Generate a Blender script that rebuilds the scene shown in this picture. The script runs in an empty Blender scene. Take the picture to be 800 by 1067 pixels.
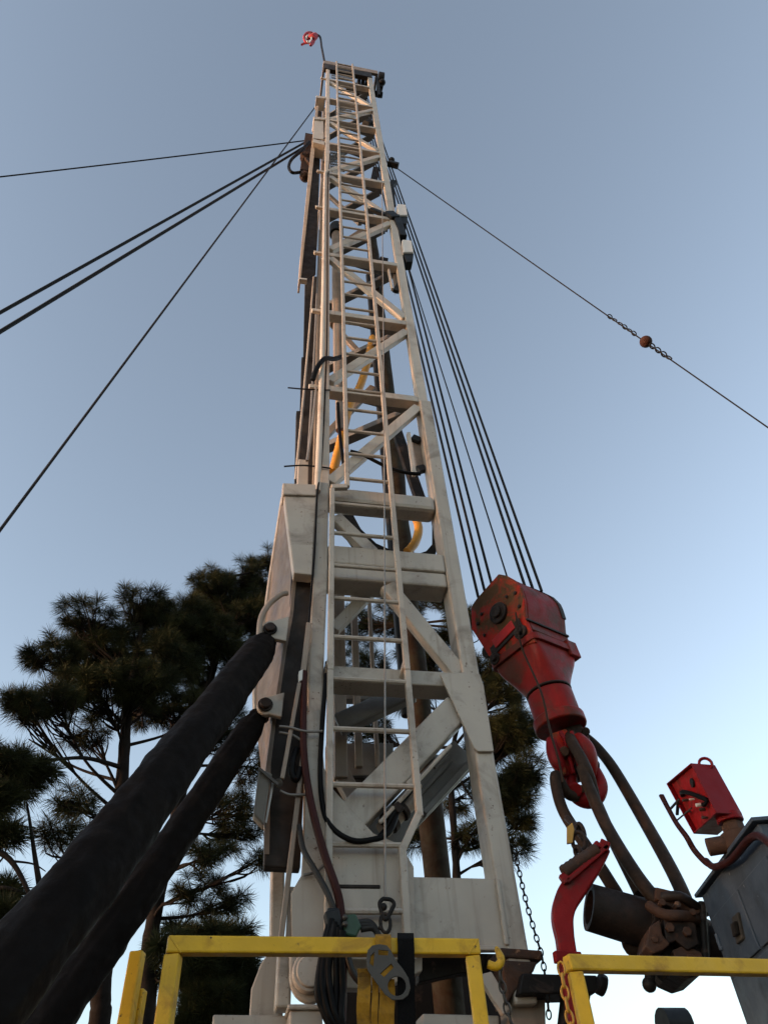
import bpy, bmesh, math, random
from mathutils import Vector, Matrix, noise
R = math.radians
rnd = random.Random(11)
sc = bpy.context.scene
col = sc.collection

# ------------------------------------------------------------------ camera
CAMZ = 1.65
FPX, PITCH, ROLL, YAW = 734.32, R(45.97), R(-4.548), R(13.71)
_cp, _sp = math.cos(PITCH), math.sin(PITCH)
FW = Vector((0, _cp, _sp)); _r0 = Vector((1, 0, 0)); _u0 = Vector((0, -_sp, _cp))
RT = math.cos(ROLL) * _r0 + math.sin(ROLL) * _u0
UP = -math.sin(ROLL) * _r0 + math.cos(ROLL) * _u0
EYE = Vector((0, 0, CAMZ))
cam = bpy.data.cameras.new('camera')
camo = bpy.data.objects.new('camera', cam); col.objects.link(camo)
cam.sensor_fit = 'VERTICAL'; cam.sensor_height = 36; cam.sensor_width = 27
cam.lens = FPX / 1067 * 36
cam.clip_start = 0.05; cam.clip_end = 5000
camo.matrix_world = Matrix(((RT.x, UP.x, -FW.x, 0), (RT.y, UP.y, -FW.y, 0), (RT.z, UP.z, -FW.z, CAMZ), (0, 0, 0, 1)))
sc.camera = camo

# ------------------------------------------------------------------ light
SUN_AZ, SUN_EL = R(248), R(4.0)            # azimuth clockwise from +Y (camera heading); low sun, left and a little behind
world = bpy.data.worlds.new('World'); sc.world = world; world.use_nodes = True
nt = world.node_tree; nt.nodes.clear()
sky = nt.nodes.new('ShaderNodeTexSky'); sky.sky_type = 'NISHITA'; sky.sun_disc = False
sky.sun_elevation = SUN_EL; sky.sun_rotation = SUN_AZ
sky.altitude = 0; sky.air_density = 1.0; sky.dust_density = 1.0; sky.ozone_density = 2.0
bg = nt.nodes.new('ShaderNodeBackground'); bg.inputs[1].default_value = 0.15
wo = nt.nodes.new('ShaderNodeOutputWorld')
hsv = nt.nodes.new('ShaderNodeHueSaturation'); hsv.inputs['Saturation'].default_value = .56; hsv.inputs['Value'].default_value = .97
nt.links.new(sky.outputs[0], hsv.inputs['Color']); gm = nt.nodes.new('ShaderNodeGamma'); gm.inputs[1].default_value = 1.15
nt.links.new(hsv.outputs[0], gm.inputs[0]); nt.links.new(gm.outputs[0], bg.inputs[0]); nt.links.new(bg.outputs[0], wo.inputs[0])
sl = bpy.data.lights.new('sun', 'SUN'); sl.energy = .80; sl.angle = R(2.0); sl.color = (1.0, 0.50, 0.24)
so = bpy.data.objects.new('sun', sl); col.objects.link(so)
sd = Vector((math.sin(SUN_AZ) * math.cos(SUN_EL), math.cos(SUN_AZ) * math.cos(SUN_EL), math.sin(SUN_EL)))
so.rotation_euler = sd.to_track_quat('Z', 'Y').to_euler(); so.location = sd * 60
sc.view_settings.view_transform = 'Standard'; sc.view_settings.look = 'None'
sc.view_settings.gamma = 1.0; sc.view_settings.use_curve_mapping = False
sc.view_settings.exposure = 2.17

# ------------------------------------------------------------------ survey helpers
O0 = Vector((-0.60312, 4.86274, CAMZ))      # foot of the mast front face, at camera height
EU = Vector((math.cos(YAW), math.sin(YAW), 0)); EV = Vector((-math.sin(YAW), math.cos(YAW), 0)); EZ = Vector((0, 0, 1))
def W(u, v, w): return O0 + EU * u + EV * v + EZ * w          # mast frame: along face, depth, height
def ray(px, py): return FW * FPX + RT * (px - 400) + UP * (533.5 - py)
def PL(px, py, pt, n):                                         # measured point on a given plane
    d = ray(px, py); return EYE + d * (((pt - EYE).dot(n)) / d.dot(n))
def D(px, py, depth): return EYE + ray(px, py) * (depth / FPX)    # at a measured distance along the view axis
def P(px, py, v=0.0): return PL(px, py, O0 + EV * v, EV)
def Q(px, py, Y): return PL(px, py, Vector((0, Y, 0)), Vector((0, 1, 0)))
def H(px, py, h):
    d = ray(px, py); return EYE + d * (h / math.hypot(d.x, d.y))

# ------------------------------------------------------------------ mesh helpers
class MB:
    def __init__(s): s.v = []; s.f = []
    def add(s, vs, fs):
        b = len(s.v); s.v += [Vector(x) for x in vs]; s.f += [tuple(i + b for i in f) for f in fs]; return s
    def prism(s, poly, vec):
        poly = [Vector(p) for p in poly]; n = len(poly)
        nn = Vector((0, 0, 0))
        for i in range(n): nn += poly[i].cross(poly[(i + 1) % n])
        if nn.dot(vec) > 0: poly = poly[::-1]
        vs = poly + [p + vec for p in poly]
        fs = [tuple(range(n)), tuple(range(2 * n - 1, n - 1, -1))]
        for i in range(n): j = (i + 1) % n; fs.append((j, i, i + n, j + n))
        return s.add(vs, fs)
    def ubox(s, u0, u1, v0, v1, w0, w1):                       # box in the mast frame
        return s.prism([W(u0, v0, w0), W(u1, v0, w0), W(u1, v0, w1), W(u0, v0, w1)], EV * (v1 - v0))
    def bar(s, a, b, w, h, up=None):                           # w across, h along up
        a = Vector(a); b = Vector(b); d = (b - a).normalized()
        up = Vector(up) if up is not None else EV
        side = d.cross(up).normalized(); up = side.cross(d).normalized()
        q = [a - side * w / 2 - up * h / 2, a + side * w / 2 - up * h / 2, a + side * w / 2 + up * h / 2, a - side * w / 2 + up * h / 2]
        return s.prism(q, b - a)
    def tube(s, pts, r, seg=10, closed=False, twist=None):
        pts = [Vector(p) for p in pts]; n = len(pts)
        rr = r if isinstance(r, (list, tuple)) else [r] * n
        rings = []; prev = None
        for i in range(n):
            if closed: t = pts[(i + 1) % n] - pts[i - 1]
            else: t = pts[min(i + 1, n - 1)] - pts[max(i - 1, 0)]
            t.normalize()
            if prev is None:
                x = t.cross(Vector((0, 0, 1)))
                if x.length < .1: x = t.cross(Vector((1, 0, 0)))
            else: x = prev - t * prev.dot(t)
            x.normalize(); prev = x; y = t.cross(x)
            rings.append([pts[i] + (x * math.cos(2 * math.pi * k / seg) + y * math.sin(2 * math.pi * k / seg)) * rr[i] for k in range(seg)])
        return s.loft(rings, closed)
    def loft(s, rings, closed=False, caps=True):
        n = len(rings); m = len(rings[0]); vs = [p for r in rings for p in r]; fs = []
        for i in range(n if closed else n - 1):
            j = (i + 1) % n
            for k in range(m):
                l = (k + 1) % m; fs.append((i * m + k, i * m + l, j * m + l, j * m + k))
        if caps and not closed: fs.append(tuple(range(m - 1, -1, -1))); fs.append(tuple((n - 1) * m + k for k in range(m)))
        return s.add(vs, fs)
    def cyl(s, a, b, r, seg=20): return s.tube([a, b], r, seg)
    def ring(s, c, nrm, Rr, r, seg=20, sub=8, sx=1.0, xd=None):
        c = Vector(c); nrm = Vector(nrm).normalized()
        x = Vector(xd) if xd is not None else nrm.cross(Vector((0.3, 0.2, 1)))
        x = (x - nrm * x.dot(nrm)).normalized(); y = nrm.cross(x)
        pts = [c + x * Rr * sx * math.cos(2 * math.pi * i / seg) + y * Rr * math.sin(2 * math.pi * i / seg) for i in range(seg)]
        return s.tube(pts, r, sub, closed=True)
    def sphere(s, c, r, n=10, sq=1.0):
        c = Vector(c); rings = []
        for i in range(n + 1):
            th = math.pi * (i / n) * .998 + .001
            rings.append([c + Vector((math.sin(th) * math.cos(2 * math.pi * k / (2 * n)), math.sin(th) * math.sin(2 * math.pi * k / (2 * n)), math.cos(th) * sq)) * r for k in range(2 * n)])
        return s.loft(rings)
    def build(s, name, mat, root=None, bevel=0.0, smooth=None, base=None):
        if root is not None:
            org = Vector(root.get('_w', root.location)) if False else root['org']
            org = Vector(org)
        else:
            if base is None:
                lo = min(p.z for p in s.v); k = len(s.v)
                base = Vector((sum(p.x for p in s.v) / k, sum(p.y for p in s.v) / k, lo))
            org = base
        me = bpy.data.meshes.new(name); me.from_pydata([p - org for p in s.v], [], s.f)
        bm = bmesh.new(); bm.from_mesh(me); bmesh.ops.recalc_face_normals(bm, faces=bm.faces); bm.to_mesh(me); bm.free()
        if smooth is not None:
            for p in me.polygons: p.use_smooth = True
            me.set_sharp_from_angle(angle=R(smooth))
        me.materials.append(mat)
        o = bpy.data.objects.new(name, me); col.objects.link(o)
        o['org'] = list(org)
        if root is not None: o.parent = root
        else: o.location = org
        if bevel:
            m = o.modifiers.new('bevel', 'BEVEL'); m.width = bevel; m.segments = 2; m.limit_method = 'ANGLE'; m.angle_limit = R(35)
        return o
def tag(o, label=None, cat=None, group=None, kind=None):
    if label: o['label'] = label
    if cat: o['category'] = cat
    if group: o['group'] = group
    if kind: o['kind'] = kind
    return o
def thing(name, loc, label, cat, group=None):
    o = bpy.data.objects.new(name, None); col.objects.link(o); o.empty_display_size = .2
    o.location = loc; o['org'] = list(loc)
    return tag(o, label, cat, group)
def smoothpath(pts, n=8):
    pts = [Vector(p) for p in pts]; out = []
    for i in range(len(pts) - 1):
        p0 = pts[max(i - 1, 0)]; p1 = pts[i]; p2 = pts[i + 1]; p3 = pts[min(i + 2, len(pts) - 1)]
        for k in range(n):
            t = k / n
            out.append(.5 * ((2 * p1) + (p2 - p0) * t + (2 * p0 - 5 * p1 + 4 * p2 - p3) * t * t + (3 * p1 - p0 - 3 * p2 + p3) * t ** 3))
    out.append(pts[-1]); return out

# ------------------------------------------------------------------ materials
def ramp(nt, src, stops):
    r = nt.nodes.new('ShaderNodeValToRGB'); e = r.color_ramp.elements
    while len(e) < len(stops): e.new(.5)
    for x, (p, c) in zip(e, stops): x.position = p; x.color = c if len(c) == 4 else (*c, 1)
    nt.links.new(src, r.inputs[0]); return r.outputs[0]
def nz(nt, co, scale, detail=4, rough=.55, stretch=None, dist=0.0):
    if stretch:
        mp = nt.nodes.new('ShaderNodeMapping'); mp.inputs['Scale'].default_value = stretch
        nt.links.new(co, mp.inputs[0]); co = mp.outputs[0]
    n = nt.nodes.new('ShaderNodeTexNoise'); n.inputs['Scale'].default_value = scale
    n.inputs['Detail'].default_value = detail; n.inputs['Roughness'].default_value = rough; n.inputs['Distortion'].default_value = dist
    nt.links.new(co, n.inputs['Vector']); return n.outputs['Fac']
def mix(nt, fac, a, b, mode='MIX'):
    m = nt.nodes.new('ShaderNodeMix'); m.data_type = 'RGBA'; m.blend_type = mode
    for k, x in ((0, fac), (6, a), (7, b)):
        if isinstance(x, bpy.types.NodeSocket): nt.links.new(x, m.inputs[k])
        elif isinstance(x, (int, float)): m.inputs[k].default_value = x
        else: m.inputs[k].default_value = (*x, 1)
    return m.outputs[2]
def mat(name, base, rough=.5, metal=0.0, var=.18, vscale=3.0, dirt=None, dirt_at=(.55, .75), dscale=4.0, streak=None,
        speck=None, speck_at=.68, sscale=45.0, bump=.0, bscale=60.0, spec=.5, sheen=0.0, edge=None, edge_r=.014, edge_at=(.42, .6)):
    m = bpy.data.materials.new(name); m.use_nodes = True; t = m.node_tree
    b = t.nodes['Principled BSDF']; co = t.nodes.new('ShaderNodeTexCoord').outputs['Object']
    n1 = nz(t, co, vscale, 6)
    c = ramp(t, n1, [(.25, tuple(x * (1 - var) for x in base)), (.75, tuple(min(1, x * (1 + var * .6)) for x in base))])
    rf = None
    if dirt:
        n2 = nz(t, co, dscale, 8, .65, dist=.6)
        k = ramp(t, n2, [(dirt_at[0], (0, 0, 0)), (dirt_at[1], (1, 1, 1))])
        c = mix(t, k, c, dirt)
    if streak:
        n3 = nz(t, co, 9.0, 5, .6, stretch=(1.6, 1.6, .07))
        k = ramp(t, n3, [(.56, (0, 0, 0)), (.8, (.7, .7, .7))])
        c = mix(t, k, c, streak)
    if speck:
        n4 = nz(t, co, sscale, 2, .5)
        k = ramp(t, n4, [(speck_at, (0, 0, 0)), (speck_at + .03, (1, 1, 1))])
        k = mix(t, 1.0, k, ramp(t, nz(t, co, 2.7, 5, .7, dist=.8), [(.50, (0, 0, 0)), (.62, (1, 1, 1))]), 'MULTIPLY')
        c = mix(t, k, c, speck)
    if edge:
        bv = t.nodes.new('ShaderNodeBevel'); bv.samples = 4; bv.inputs['Radius'].default_value = edge_r
        ge = t.nodes.new('ShaderNodeNewGeometry'); vm = t.nodes.new('ShaderNodeVectorMath'); vm.operation = 'DOT_PRODUCT'
        t.links.new(bv.outputs[0], vm.inputs[0]); t.links.new(ge.outputs['Normal'], vm.inputs[1])
        e1 = ramp(t, vm.outputs['Value'], [(.86, (1, 1, 1)), (.97, (0, 0, 0))])
        e2 = ramp(t, nz(t, co, 11.0, 6, .7), [(edge_at[0], (0, 0, 0)), (edge_at[1], (1, 1, 1))])
        c = mix(t, mix(t, 1.0, e1, e2, 'MULTIPLY'), c, edge)
    t.links.new(c, b.inputs['Base Color'])
    rr = ramp(t, nz(t, co, vscale * 3, 4), [(.3, (max(rough - .1, .05),) * 3), (.7, (min(rough + .14, 1),) * 3)])
    t.links.new(rr, b.inputs['Roughness'])
    b.inputs['Metallic'].default_value = metal; b.inputs['Specular IOR Level'].default_value = spec
    if sheen: b.inputs['Sheen Weight'].default_value = sheen
    if bump:
        bp = t.nodes.new('ShaderNodeBump'); bp.inputs['Strength'].default_value = bump; bp.inputs['Distance'].default_value = .01
        t.links.new(nz(t, co, bscale, 5), bp.inputs['Height']); t.links.new(bp.outputs[0], b.inputs['Normal'])
    return m
M = {}
M['white'] = mat('white_steel_paint_shaded', (.415, .355, .29), .42, var=.14, dirt=(.13, .095, .066), dirt_at=(.53, .78), dscale=2.6, streak=(.20, .145, .10), speck=(.10, .05, .028), speck_at=.665, sscale=34, bump=.15, bscale=35, edge=(.20, .115, .065))  # darker than white_up: shade on the lower mast is put into the paint
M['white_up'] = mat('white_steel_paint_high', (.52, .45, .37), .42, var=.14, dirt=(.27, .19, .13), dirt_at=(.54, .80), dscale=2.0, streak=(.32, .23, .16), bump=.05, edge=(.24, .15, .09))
M['litflange'] = mat('flange_steel_sunlit', (.46, .33, .22), .5, var=.2, dirt=(.25, .15, .09), dirt_at=(.5, .8))  # warm low light on the bracket flange, put into its base colour
M['lampgrey'] = mat('lamp_housing_grey', (.11, .092, .07), .5, var=.25, dirt=(.05, .04, .03), dscale=9)
M['darkbrown'] = mat('dark_brown_steel', (.022, .0155, .0115), .6, var=.35, dirt=(.075, .055, .042), dirt_at=(.5, .8), dscale=1.6, streak=(.025, .018, .014), spec=.25, bump=.2, bscale=30)  # mottled dark brown for channel webs, beams and backing plates
M['wornbeige'] = mat('worn_beige_steel', (.28, .21, .155), .5, var=.25, dirt=(.14, .09, .06), dirt_at=(.5, .8), dscale=3.0, streak=(.15, .11, .08), bump=.15, bscale=30)
M['greysteel'] = mat('grey_primer_steel', (.17, .165, .155), .5, var=.2, dirt=(.10, .085, .07), dirt_at=(.5, .8), dscale=3.0, bump=.15, bscale=30)
M['darksteel'] = mat('dark_steel', (.016, .0135, .012), .55, spec=.15, var=.3, dirt=(.09, .06, .045), dscale=6, bump=.2)
M['rust'] = mat('rusted_steel', (.075, .034, .019), .75, spec=.25, var=.4, vscale=8, dirt=(.045, .03, .024), dirt_at=(.45, .65), dscale=7, speck=(.26, .13, .07), speck_at=.66, sscale=22, bump=.5, bscale=40)
M['rustdark'] = mat('oily_rusted_steel', (.028, .016, .011), .6, spec=.25, var=.4, vscale=8, dirt=(.012, .008, .006), dirt_at=(.45, .65), dscale=7, speck=(.07, .03, .018), speck_at=.66, sscale=22, bump=.4, bscale=40)
M['rustlink'] = mat('brown_link_steel', (.038, .021, .0125), .65, spec=.15, var=.4, vscale=8, dirt=(.016, .011, .008), dirt_at=(.45, .7), dscale=6, bump=.3, bscale=40)
M['rustball'] = mat('rusty_ball', (.060, .022, .013), .75, spec=.2, var=.4, vscale=14, bump=.4)
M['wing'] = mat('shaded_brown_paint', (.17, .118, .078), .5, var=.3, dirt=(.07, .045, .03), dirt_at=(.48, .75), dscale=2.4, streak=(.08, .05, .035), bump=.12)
M['pole'] = mat('weathered_brown_pole', (.034, .020, .012), .8, spec=.15, var=.5, vscale=5, dirt=(.04, .034, .022), dirt_at=(.42, .62), dscale=5, streak=(.058, .033, .018), bump=.6, bscale=24)
M['yellow'] = mat('yellow_safety_paint', (.66, .38, .018), .42, spec=.3, var=.18, vscale=5, dirt=(.30, .145, .012), dirt_at=(.54, .76), dscale=7, edge=(.10, .05, .02), edge_r=.006, edge_at=(.46, .58), speck=(.06, .03, .015), speck_at=.665, sscale=42, bump=.12, bscale=50)
M['yellowhose'] = mat('yellow_hose', (.62, .27, .02), .45, var=.2)
M['red'] = mat('red_block_paint_shaded', (.235, .010, .007), .45, spec=.14, var=.35, vscale=4, dirt=(.10, .028, .016), dirt_at=(.46, .60), dscale=2.6, edge=(.045, .02, .014), edge_r=.02, streak=(.12, .018, .012), speck=(.05, .02, .015), speck_at=.68, sscale=30, bump=.35, bscale=36)  # red lowered: shade of the faces turned from the sun is in the colour
M['redgrime'] = mat('red_paint_rusted', (.42, .018, .009), .55, spec=.14, var=.4, vscale=4, edge=(.04, .02, .012), edge_r=.02, dirt=(.085, .040, .014), dirt_at=(.44, .56), dscale=3.0, speck=(.05, .03, .018), speck_at=.60, sscale=26, bump=.5, bscale=30)
M['redbright'] = mat('bright_red_paint', (.42, .012, .010), .45, spec=.3, var=.3, vscale=9, dirt=(.10, .03, .015), dirt_at=(.6, .75), dscale=9)
M['redarm2'] = mat('face_plate_red', (.30, .008, .009), .5, spec=.14, var=.3, vscale=9, dirt=(.08, .02, .012), dirt_at=(.5, .7), dscale=9)
M['redarm'] = mat('red_arm_paint', (.21, .007, .008), .45, spec=.14, var=.3, vscale=6, dirt=(.07, .03, .025), dirt_at=(.56, .74), dscale=8, bump=.25)
M['redbox'] = mat('red_box_paint', (.19, .005, .007), .45, spec=.14, edge=(.06, .02, .015), edge_r=.006, var=.15, vscale=4, dirt=(.14, .02, .02), dirt_at=(.6, .85), dscale=4, speck=(.10, .06, .05), speck_at=.72, bump=.1)
M['cab'] = mat('blue_grey_cabinet_paint', (.060, .079, .104), .5, spec=.25, var=.2, vscale=3, dirt=(.028, .034, .04), dirt_at=(.5, .8), dscale=4, speck=(.26, .27, .28), speck_at=.67, sscale=22, bump=.12, edge=(.14, .13, .12), edge_r=.008)
M['rubber'] = mat('black_rubber', (.0038, .0032, .0030), .55, var=.3, spec=.12, bump=.1)
M['greyhose'] = mat('dark_grey_hose', (.030, .026, .023), .55, spec=.3, var=.3, bump=.1)
M['redhose'] = mat('dark_red_hose', (.038, .008, .006), .5, spec=.15, var=.3, bump=.1)
M['rope'] = mat('dark_wire_rope', (.010, .009, .009), .7, spec=.2, var=.3, vscale=40)
M['wire'] = mat('grey_steel_wire', (.22, .20, .18), .5, metal=.4, var=.2)
M['fabric'] = mat('black_sleeve_cloth', (.0066, .0048, .0039), .7, var=.25, vscale=6, dirt=(.0135, .0096, .0074), dirt_at=(.5, .8), dscale=5.0, bump=.6, bscale=14, spec=.05)
M['plastic'] = mat('white_lamp_plastic', (.66, .61, .55), .5, var=.06)
M['black'] = mat('black_plastic', (.008, .008, .008), .5, spec=.3)
M['glass'] = mat('lamp_glass', (.35, .33, .30), .15, var=.1)
M['green'] = mat('green_plastic', (.016, .055, .025), .45, var=.3, dirt=(.02, .03, .02), dscale=8)
M['webbing'] = mat('yellow_webbing', (.33, .16, .014), .8, spec=.2, var=.3, vscale=20, dirt=(.075, .042, .014), dirt_at=(.48, .7), dscale=10, bump=.3, bscale=120)
M['blackweb'] = mat('black_webbing', (.005, .0045, .0045), .9, spec=.1, var=.3, bump=.3, bscale=120)
M['zinc'] = mat('zinc_steel', (.065, .056, .048), .45, metal=.3, spec=.3, var=.2, dirt=(.12, .10, .08), dscale=10)
M['chainyellow'] = mat('yellow_chain', (.55, .27, .03), .5, var=.3, vscale=20, dirt=(.12, .07, .03), dscale=16)
M['bark'] = mat('pine_bark', (.014, .010, .0075), .9, spec=.1, var=.5, vscale=6, dirt=(.016, .012, .010), dirt_at=(.4, .6), dscale=7, bump=.8, bscale=14)
M['flagred'] = mat('red_cloth', (.42, .03, .04), .8, var=.2)
M['flagwhite'] = mat('white_cloth', (.75, .72, .70), .8, var=.1)
M['tagyellow'] = mat('yellow_tag', (.40, .22, .03), .6, var=.2)
M['ground'] = mat('gravel_ground', (.085, .075, .06), .9, var=.35, vscale=.6, dirt=(.10, .09, .07), dscale=.15, bump=.6, bscale=30)
def needle_mat(name, c1, c2):
    m = bpy.data.materials.new(name); m.use_nodes = True; t = m.node_tree; b = t.nodes['Principled BSDF']
    co = t.nodes.new('ShaderNodeTexCoord').outputs['Object']
    c = ramp(t, nz(t, co, 1.3, 3), [(.35, c1), (.65, c2)])
    t.links.new(c, b.inputs['Base Color']); b.inputs['Roughness'].default_value = .7; b.inputs['Specular IOR Level'].default_value = .12
    return m
M['needle'] = needle_mat('pine_needles', (.010, .0135, .004), (.036, .036, .010))

# ------------------------------------------------------------------ ground
g = MB(); g.add([(-2500, -2500, 0), (2500, -2500, 0), (2500, 2500, 0), (-2500, 2500, 0)], [(0, 1, 2, 3)])
tag(g.build('ground', M['ground'], base=Vector((0, 0, 0))), kind='structure')

# ------------------------------------------------------------------ mast
mast = thing('drilling_mast', W(.63, .5, -.2), 'tall white lattice steel mast with a ladder, rising behind yellow rails', 'mast')
def mpart(name, mb, m='white', bevel=.008, smooth=None, parent=None): return mb.build(name, M[m], parent or mast, bevel, smooth)

# legs
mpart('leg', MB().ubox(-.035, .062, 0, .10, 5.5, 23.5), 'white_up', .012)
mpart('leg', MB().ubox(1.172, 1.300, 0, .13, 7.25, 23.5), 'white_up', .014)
lw = MB()
lw.prism([W(-.095, -.03, 1.2), W(-.118, -.03, 2.6), W(-.110, -.03, 3.2), W(-.085, -.03, 5.52), W(.050, -.03, 5.52), W(.040, -.03, 4.2), W(.012, -.03, 3.2), W(-.01, -.03, 2.4), W(.0, -.03, 1.2)], EV * .16)
mpart('leg', lw, 'white', .016)
rw = MB(); rw.ubox(1.180, 1.330, -.03, .20, .95, 7.25)
rl = mpart('leg', rw, 'white', .018)
hs = MB(); hs.ubox(1.331, 1.345, .05, .12, 3.6, 7.2)
for k in range(16):
    hs.cyl(W(1.345, .085, 3.75 + k * .22), W(1.353, .085, 3.75 + k * .22), .016, 8)
mpart('bolt_strip', hs, 'wornbeige', 0, None, rl)
rlg = MB(); rlg.ubox(-.02, .09, 1.0, 1.1, 5.0, 23.5); mpart('rear_leg', rlg, 'wornbeige', .01)

# cross beams and braces of the upper section
levels = [7.37, 9.28, 11.2, 13.12, 15.0, 16.87, 18.65, 20.5, 22.45]
for i, w in enumerate(levels):
    b = MB(); b.ubox(.055, 1.175, .005, .14, w - .115, w)
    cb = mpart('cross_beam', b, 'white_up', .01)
    g_ = MB(); g_.prism([W(.50, .142, w - .105), W(1.17, .142, w - .105), W(1.17, .25, w - .105)], EZ * .03)
    mpart('gusset', g_, 'greysteel', 0, None, cb)
    g2 = MB(); g2.bar(W(1.10, .22, w - .07), W(.05, 1.0, w - .07), .13, .10, EZ); mpart('plan_brace', g2, 'greysteel', .008)
    lug = MB(); lug.bar(W(-.03, .03, w - .05), W(-.19, .02, w - .07), .05, .07, EZ); mpart('pipe_bracket', lug, 'white_up', .006)
diag = [((.07, 5.60), (1.17, 7.17)), ((.07, 7.50), (1.17, 9.02)), ((.07, 11.06), (1.18, 9.40)), ((.07, 11.38), (1.18, 12.92)), ((.07, 14.80), (1.17, 13.22)),
        ((.07, 15.15), (1.17, 16.60)), ((.07, 18.45), (1.17, 16.95)), ((.07, 18.72), (1.17, 20.2)), ((.07, 22.2), (1.17, 20.55))]
for (a, b) in diag:
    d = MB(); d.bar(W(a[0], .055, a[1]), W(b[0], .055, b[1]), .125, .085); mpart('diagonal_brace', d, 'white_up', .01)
for k, (a, b) in enumerate([((.1, 7.6), (.85, 9.0)), ((.85, 9.6), (.1, 11.0)), ((.1, 13.4), (.85, 14.8)), ((.85, 15.2), (.1, 16.7)), ((.1, 17.0), (.85, 18.5)), ((.85, 5.2), (.1, 6.8))]):
    d = MB(); d.bar(W(a[0], 1.03, a[1]), W(b[0], 1.03, b[1]), .10, .07); mpart('rear_brace', d, 'wornbeige', .008)

# lower section beams
b = MB(); b.ubox(.045, 1.178, -.02, .20, 5.27, 5.48); mpart('cross_beam', b, 'white', .045)
b = MB(); b.ubox(.045, 1.178, -.005, .24, 4.235, 4.405); b.ubox(.045, 1.178, -.020, .24, 4.411, 4.64); mpart('cross_beam', b, 'white', .02)
b = MB(); b.ubox(.02, 1.178, 0, .22, 3.16, 3.30); mpart('cross_beam', b, 'white', .012)
d = MB(); d.bar(W(.60, .05, 4.22), W(1.175, .05, 3.30), .15, .11); mpart('diagonal_brace', d, 'white', .014)
d = MB(); d.bar(P(349, 540, .06), P(388, 578, .06), .13, .1); mpart('diagonal_brace', d, 'white', .012)
d = MB(); d.bar(P(347, 657, .3), P(387, 616, .3), .11, .09); mpart('diagonal_brace', d, 'white', .01)
d = MB(); d.bar(P(352, 868, .06), P(475, 740, .06), .225, .16); d.bar(P(395, 858, -.03), P(470, 776, -.03), .03, .03)
mpart('diagonal_beam', d, 'white', .02)
gp = MB(); gp.prism([P(457.5, 704, -.034), P(482, 702, -.034), P(499, 704, -.034), P(503, 716, -.034), P(513.5, 784.5, -.034), P(497, 784.5, -.034), P(493, 781, -.034)], EV * -.025)
mpart('gusset_plate', gp, 'white', .006)
d = MB(); d.bar(P(352, 756, .55), P(430, 720, .35), .17, .14); mpart('rear_beam', d, 'greysteel', .02)
d = MB(); d.prism([P(340, 774, .9), P(410, 774, .9), P(410, 808, .9), P(340, 808, .9)], EV * .1); mpart('rear_beam', d, 'greysteel', .01)
d = MB(); d.prism([P(344, 716, .9), P(404, 718, .9), P(404, 729, .9), P(344, 728, .9)], EV * .1); mpart('rear_beam', d, 'greysteel', .01)
d = MB(); d.bar(P(354, 805, .85), P(378, 850, .6), .14, .1); mpart('rear_brace', d, 'wornbeige', .01)
d = MB(); d.prism([P(334, 809, .95), P(380, 809, .95), P(380, 860, .95), P(334, 860, .95)], EV * .05); mpart('rear_plate', d, 'darkbrown', .01)
for (px, wd, v, y0, y1) in ((355, .11, .75, 608, 812), (374, .065, .8, 608, 800), (393.5, .04, .85, 600, 800)):
    q0 = P(px, y1, v); q1 = P(px - 1.5, y0, v)
    d = MB(); d.bar(q0, Vector((q0.x, q0.y, q1.z + .25)), wd, wd * .8); mpart('inner_column', d, 'wornbeige', .01)
# grey channel under the big diagonal
d = MB(); d.bar(P(388, 884, .42), P(484, 784, .42), .26, .06); d.bar(P(440, 850, .40), P(489, 797, .40), .05, .14); d.bar(P(437, 828, .36), P(470, 792, .36), .035, .03)
mpart('channel', d, 'greysteel', .008)
cy = MB(); cy.cyl(P(398, 866, .12), P(430, 832, .12), .062, 18); cyo = mpart('lock_cylinder', cy, 'wornbeige', .006, 40)
cy = MB(); cy.cyl(P(404, 859, .10), P(409, 853.5, .10), .082, 18); mpart('gland_nut', cy, 'rustdark', .006, 40, cyo)
cy = MB(); cy.cyl(P(416, 846, .10), P(420, 842, .10), .080, 18); mpart('gland_nut', cy, 'rustdark', .006, 40, cyo)
cy = MB(); cy.bar(P(397, 858, .02), P(424, 826, .02), .03, .04); mpart('rail_strip', cy, 'rustdark', .006)
cy = MB(); cy.tube(smoothpath([P(395, 872, -.04), P(403, 862, -.03), P(410, 848, -.03), P(419, 836, .0), P(430, 822, .0), P(446, 802, .02), P(462, 786, .03)], 5), .016, 8); mpart('grease_line', cy, 'rubber', 0, 60)
cy = MB(); cy.bar(P(411, 838, -.02), P(418, 846, -.02), .06, .05); mpart('valve_block', cy, 'rustdark', .008)
cy = MB(); cy.bar(P(452, 800, -.0), P(466, 786, -.0), .025, .03); mpart('hinge_bar', cy, 'zinc', .004)
cy = MB(); cy.bar(P(425, 818, -.03), P(437, 806, -.03), .05, .014, EV); mpart('clip', cy, 'white', .004)
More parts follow.
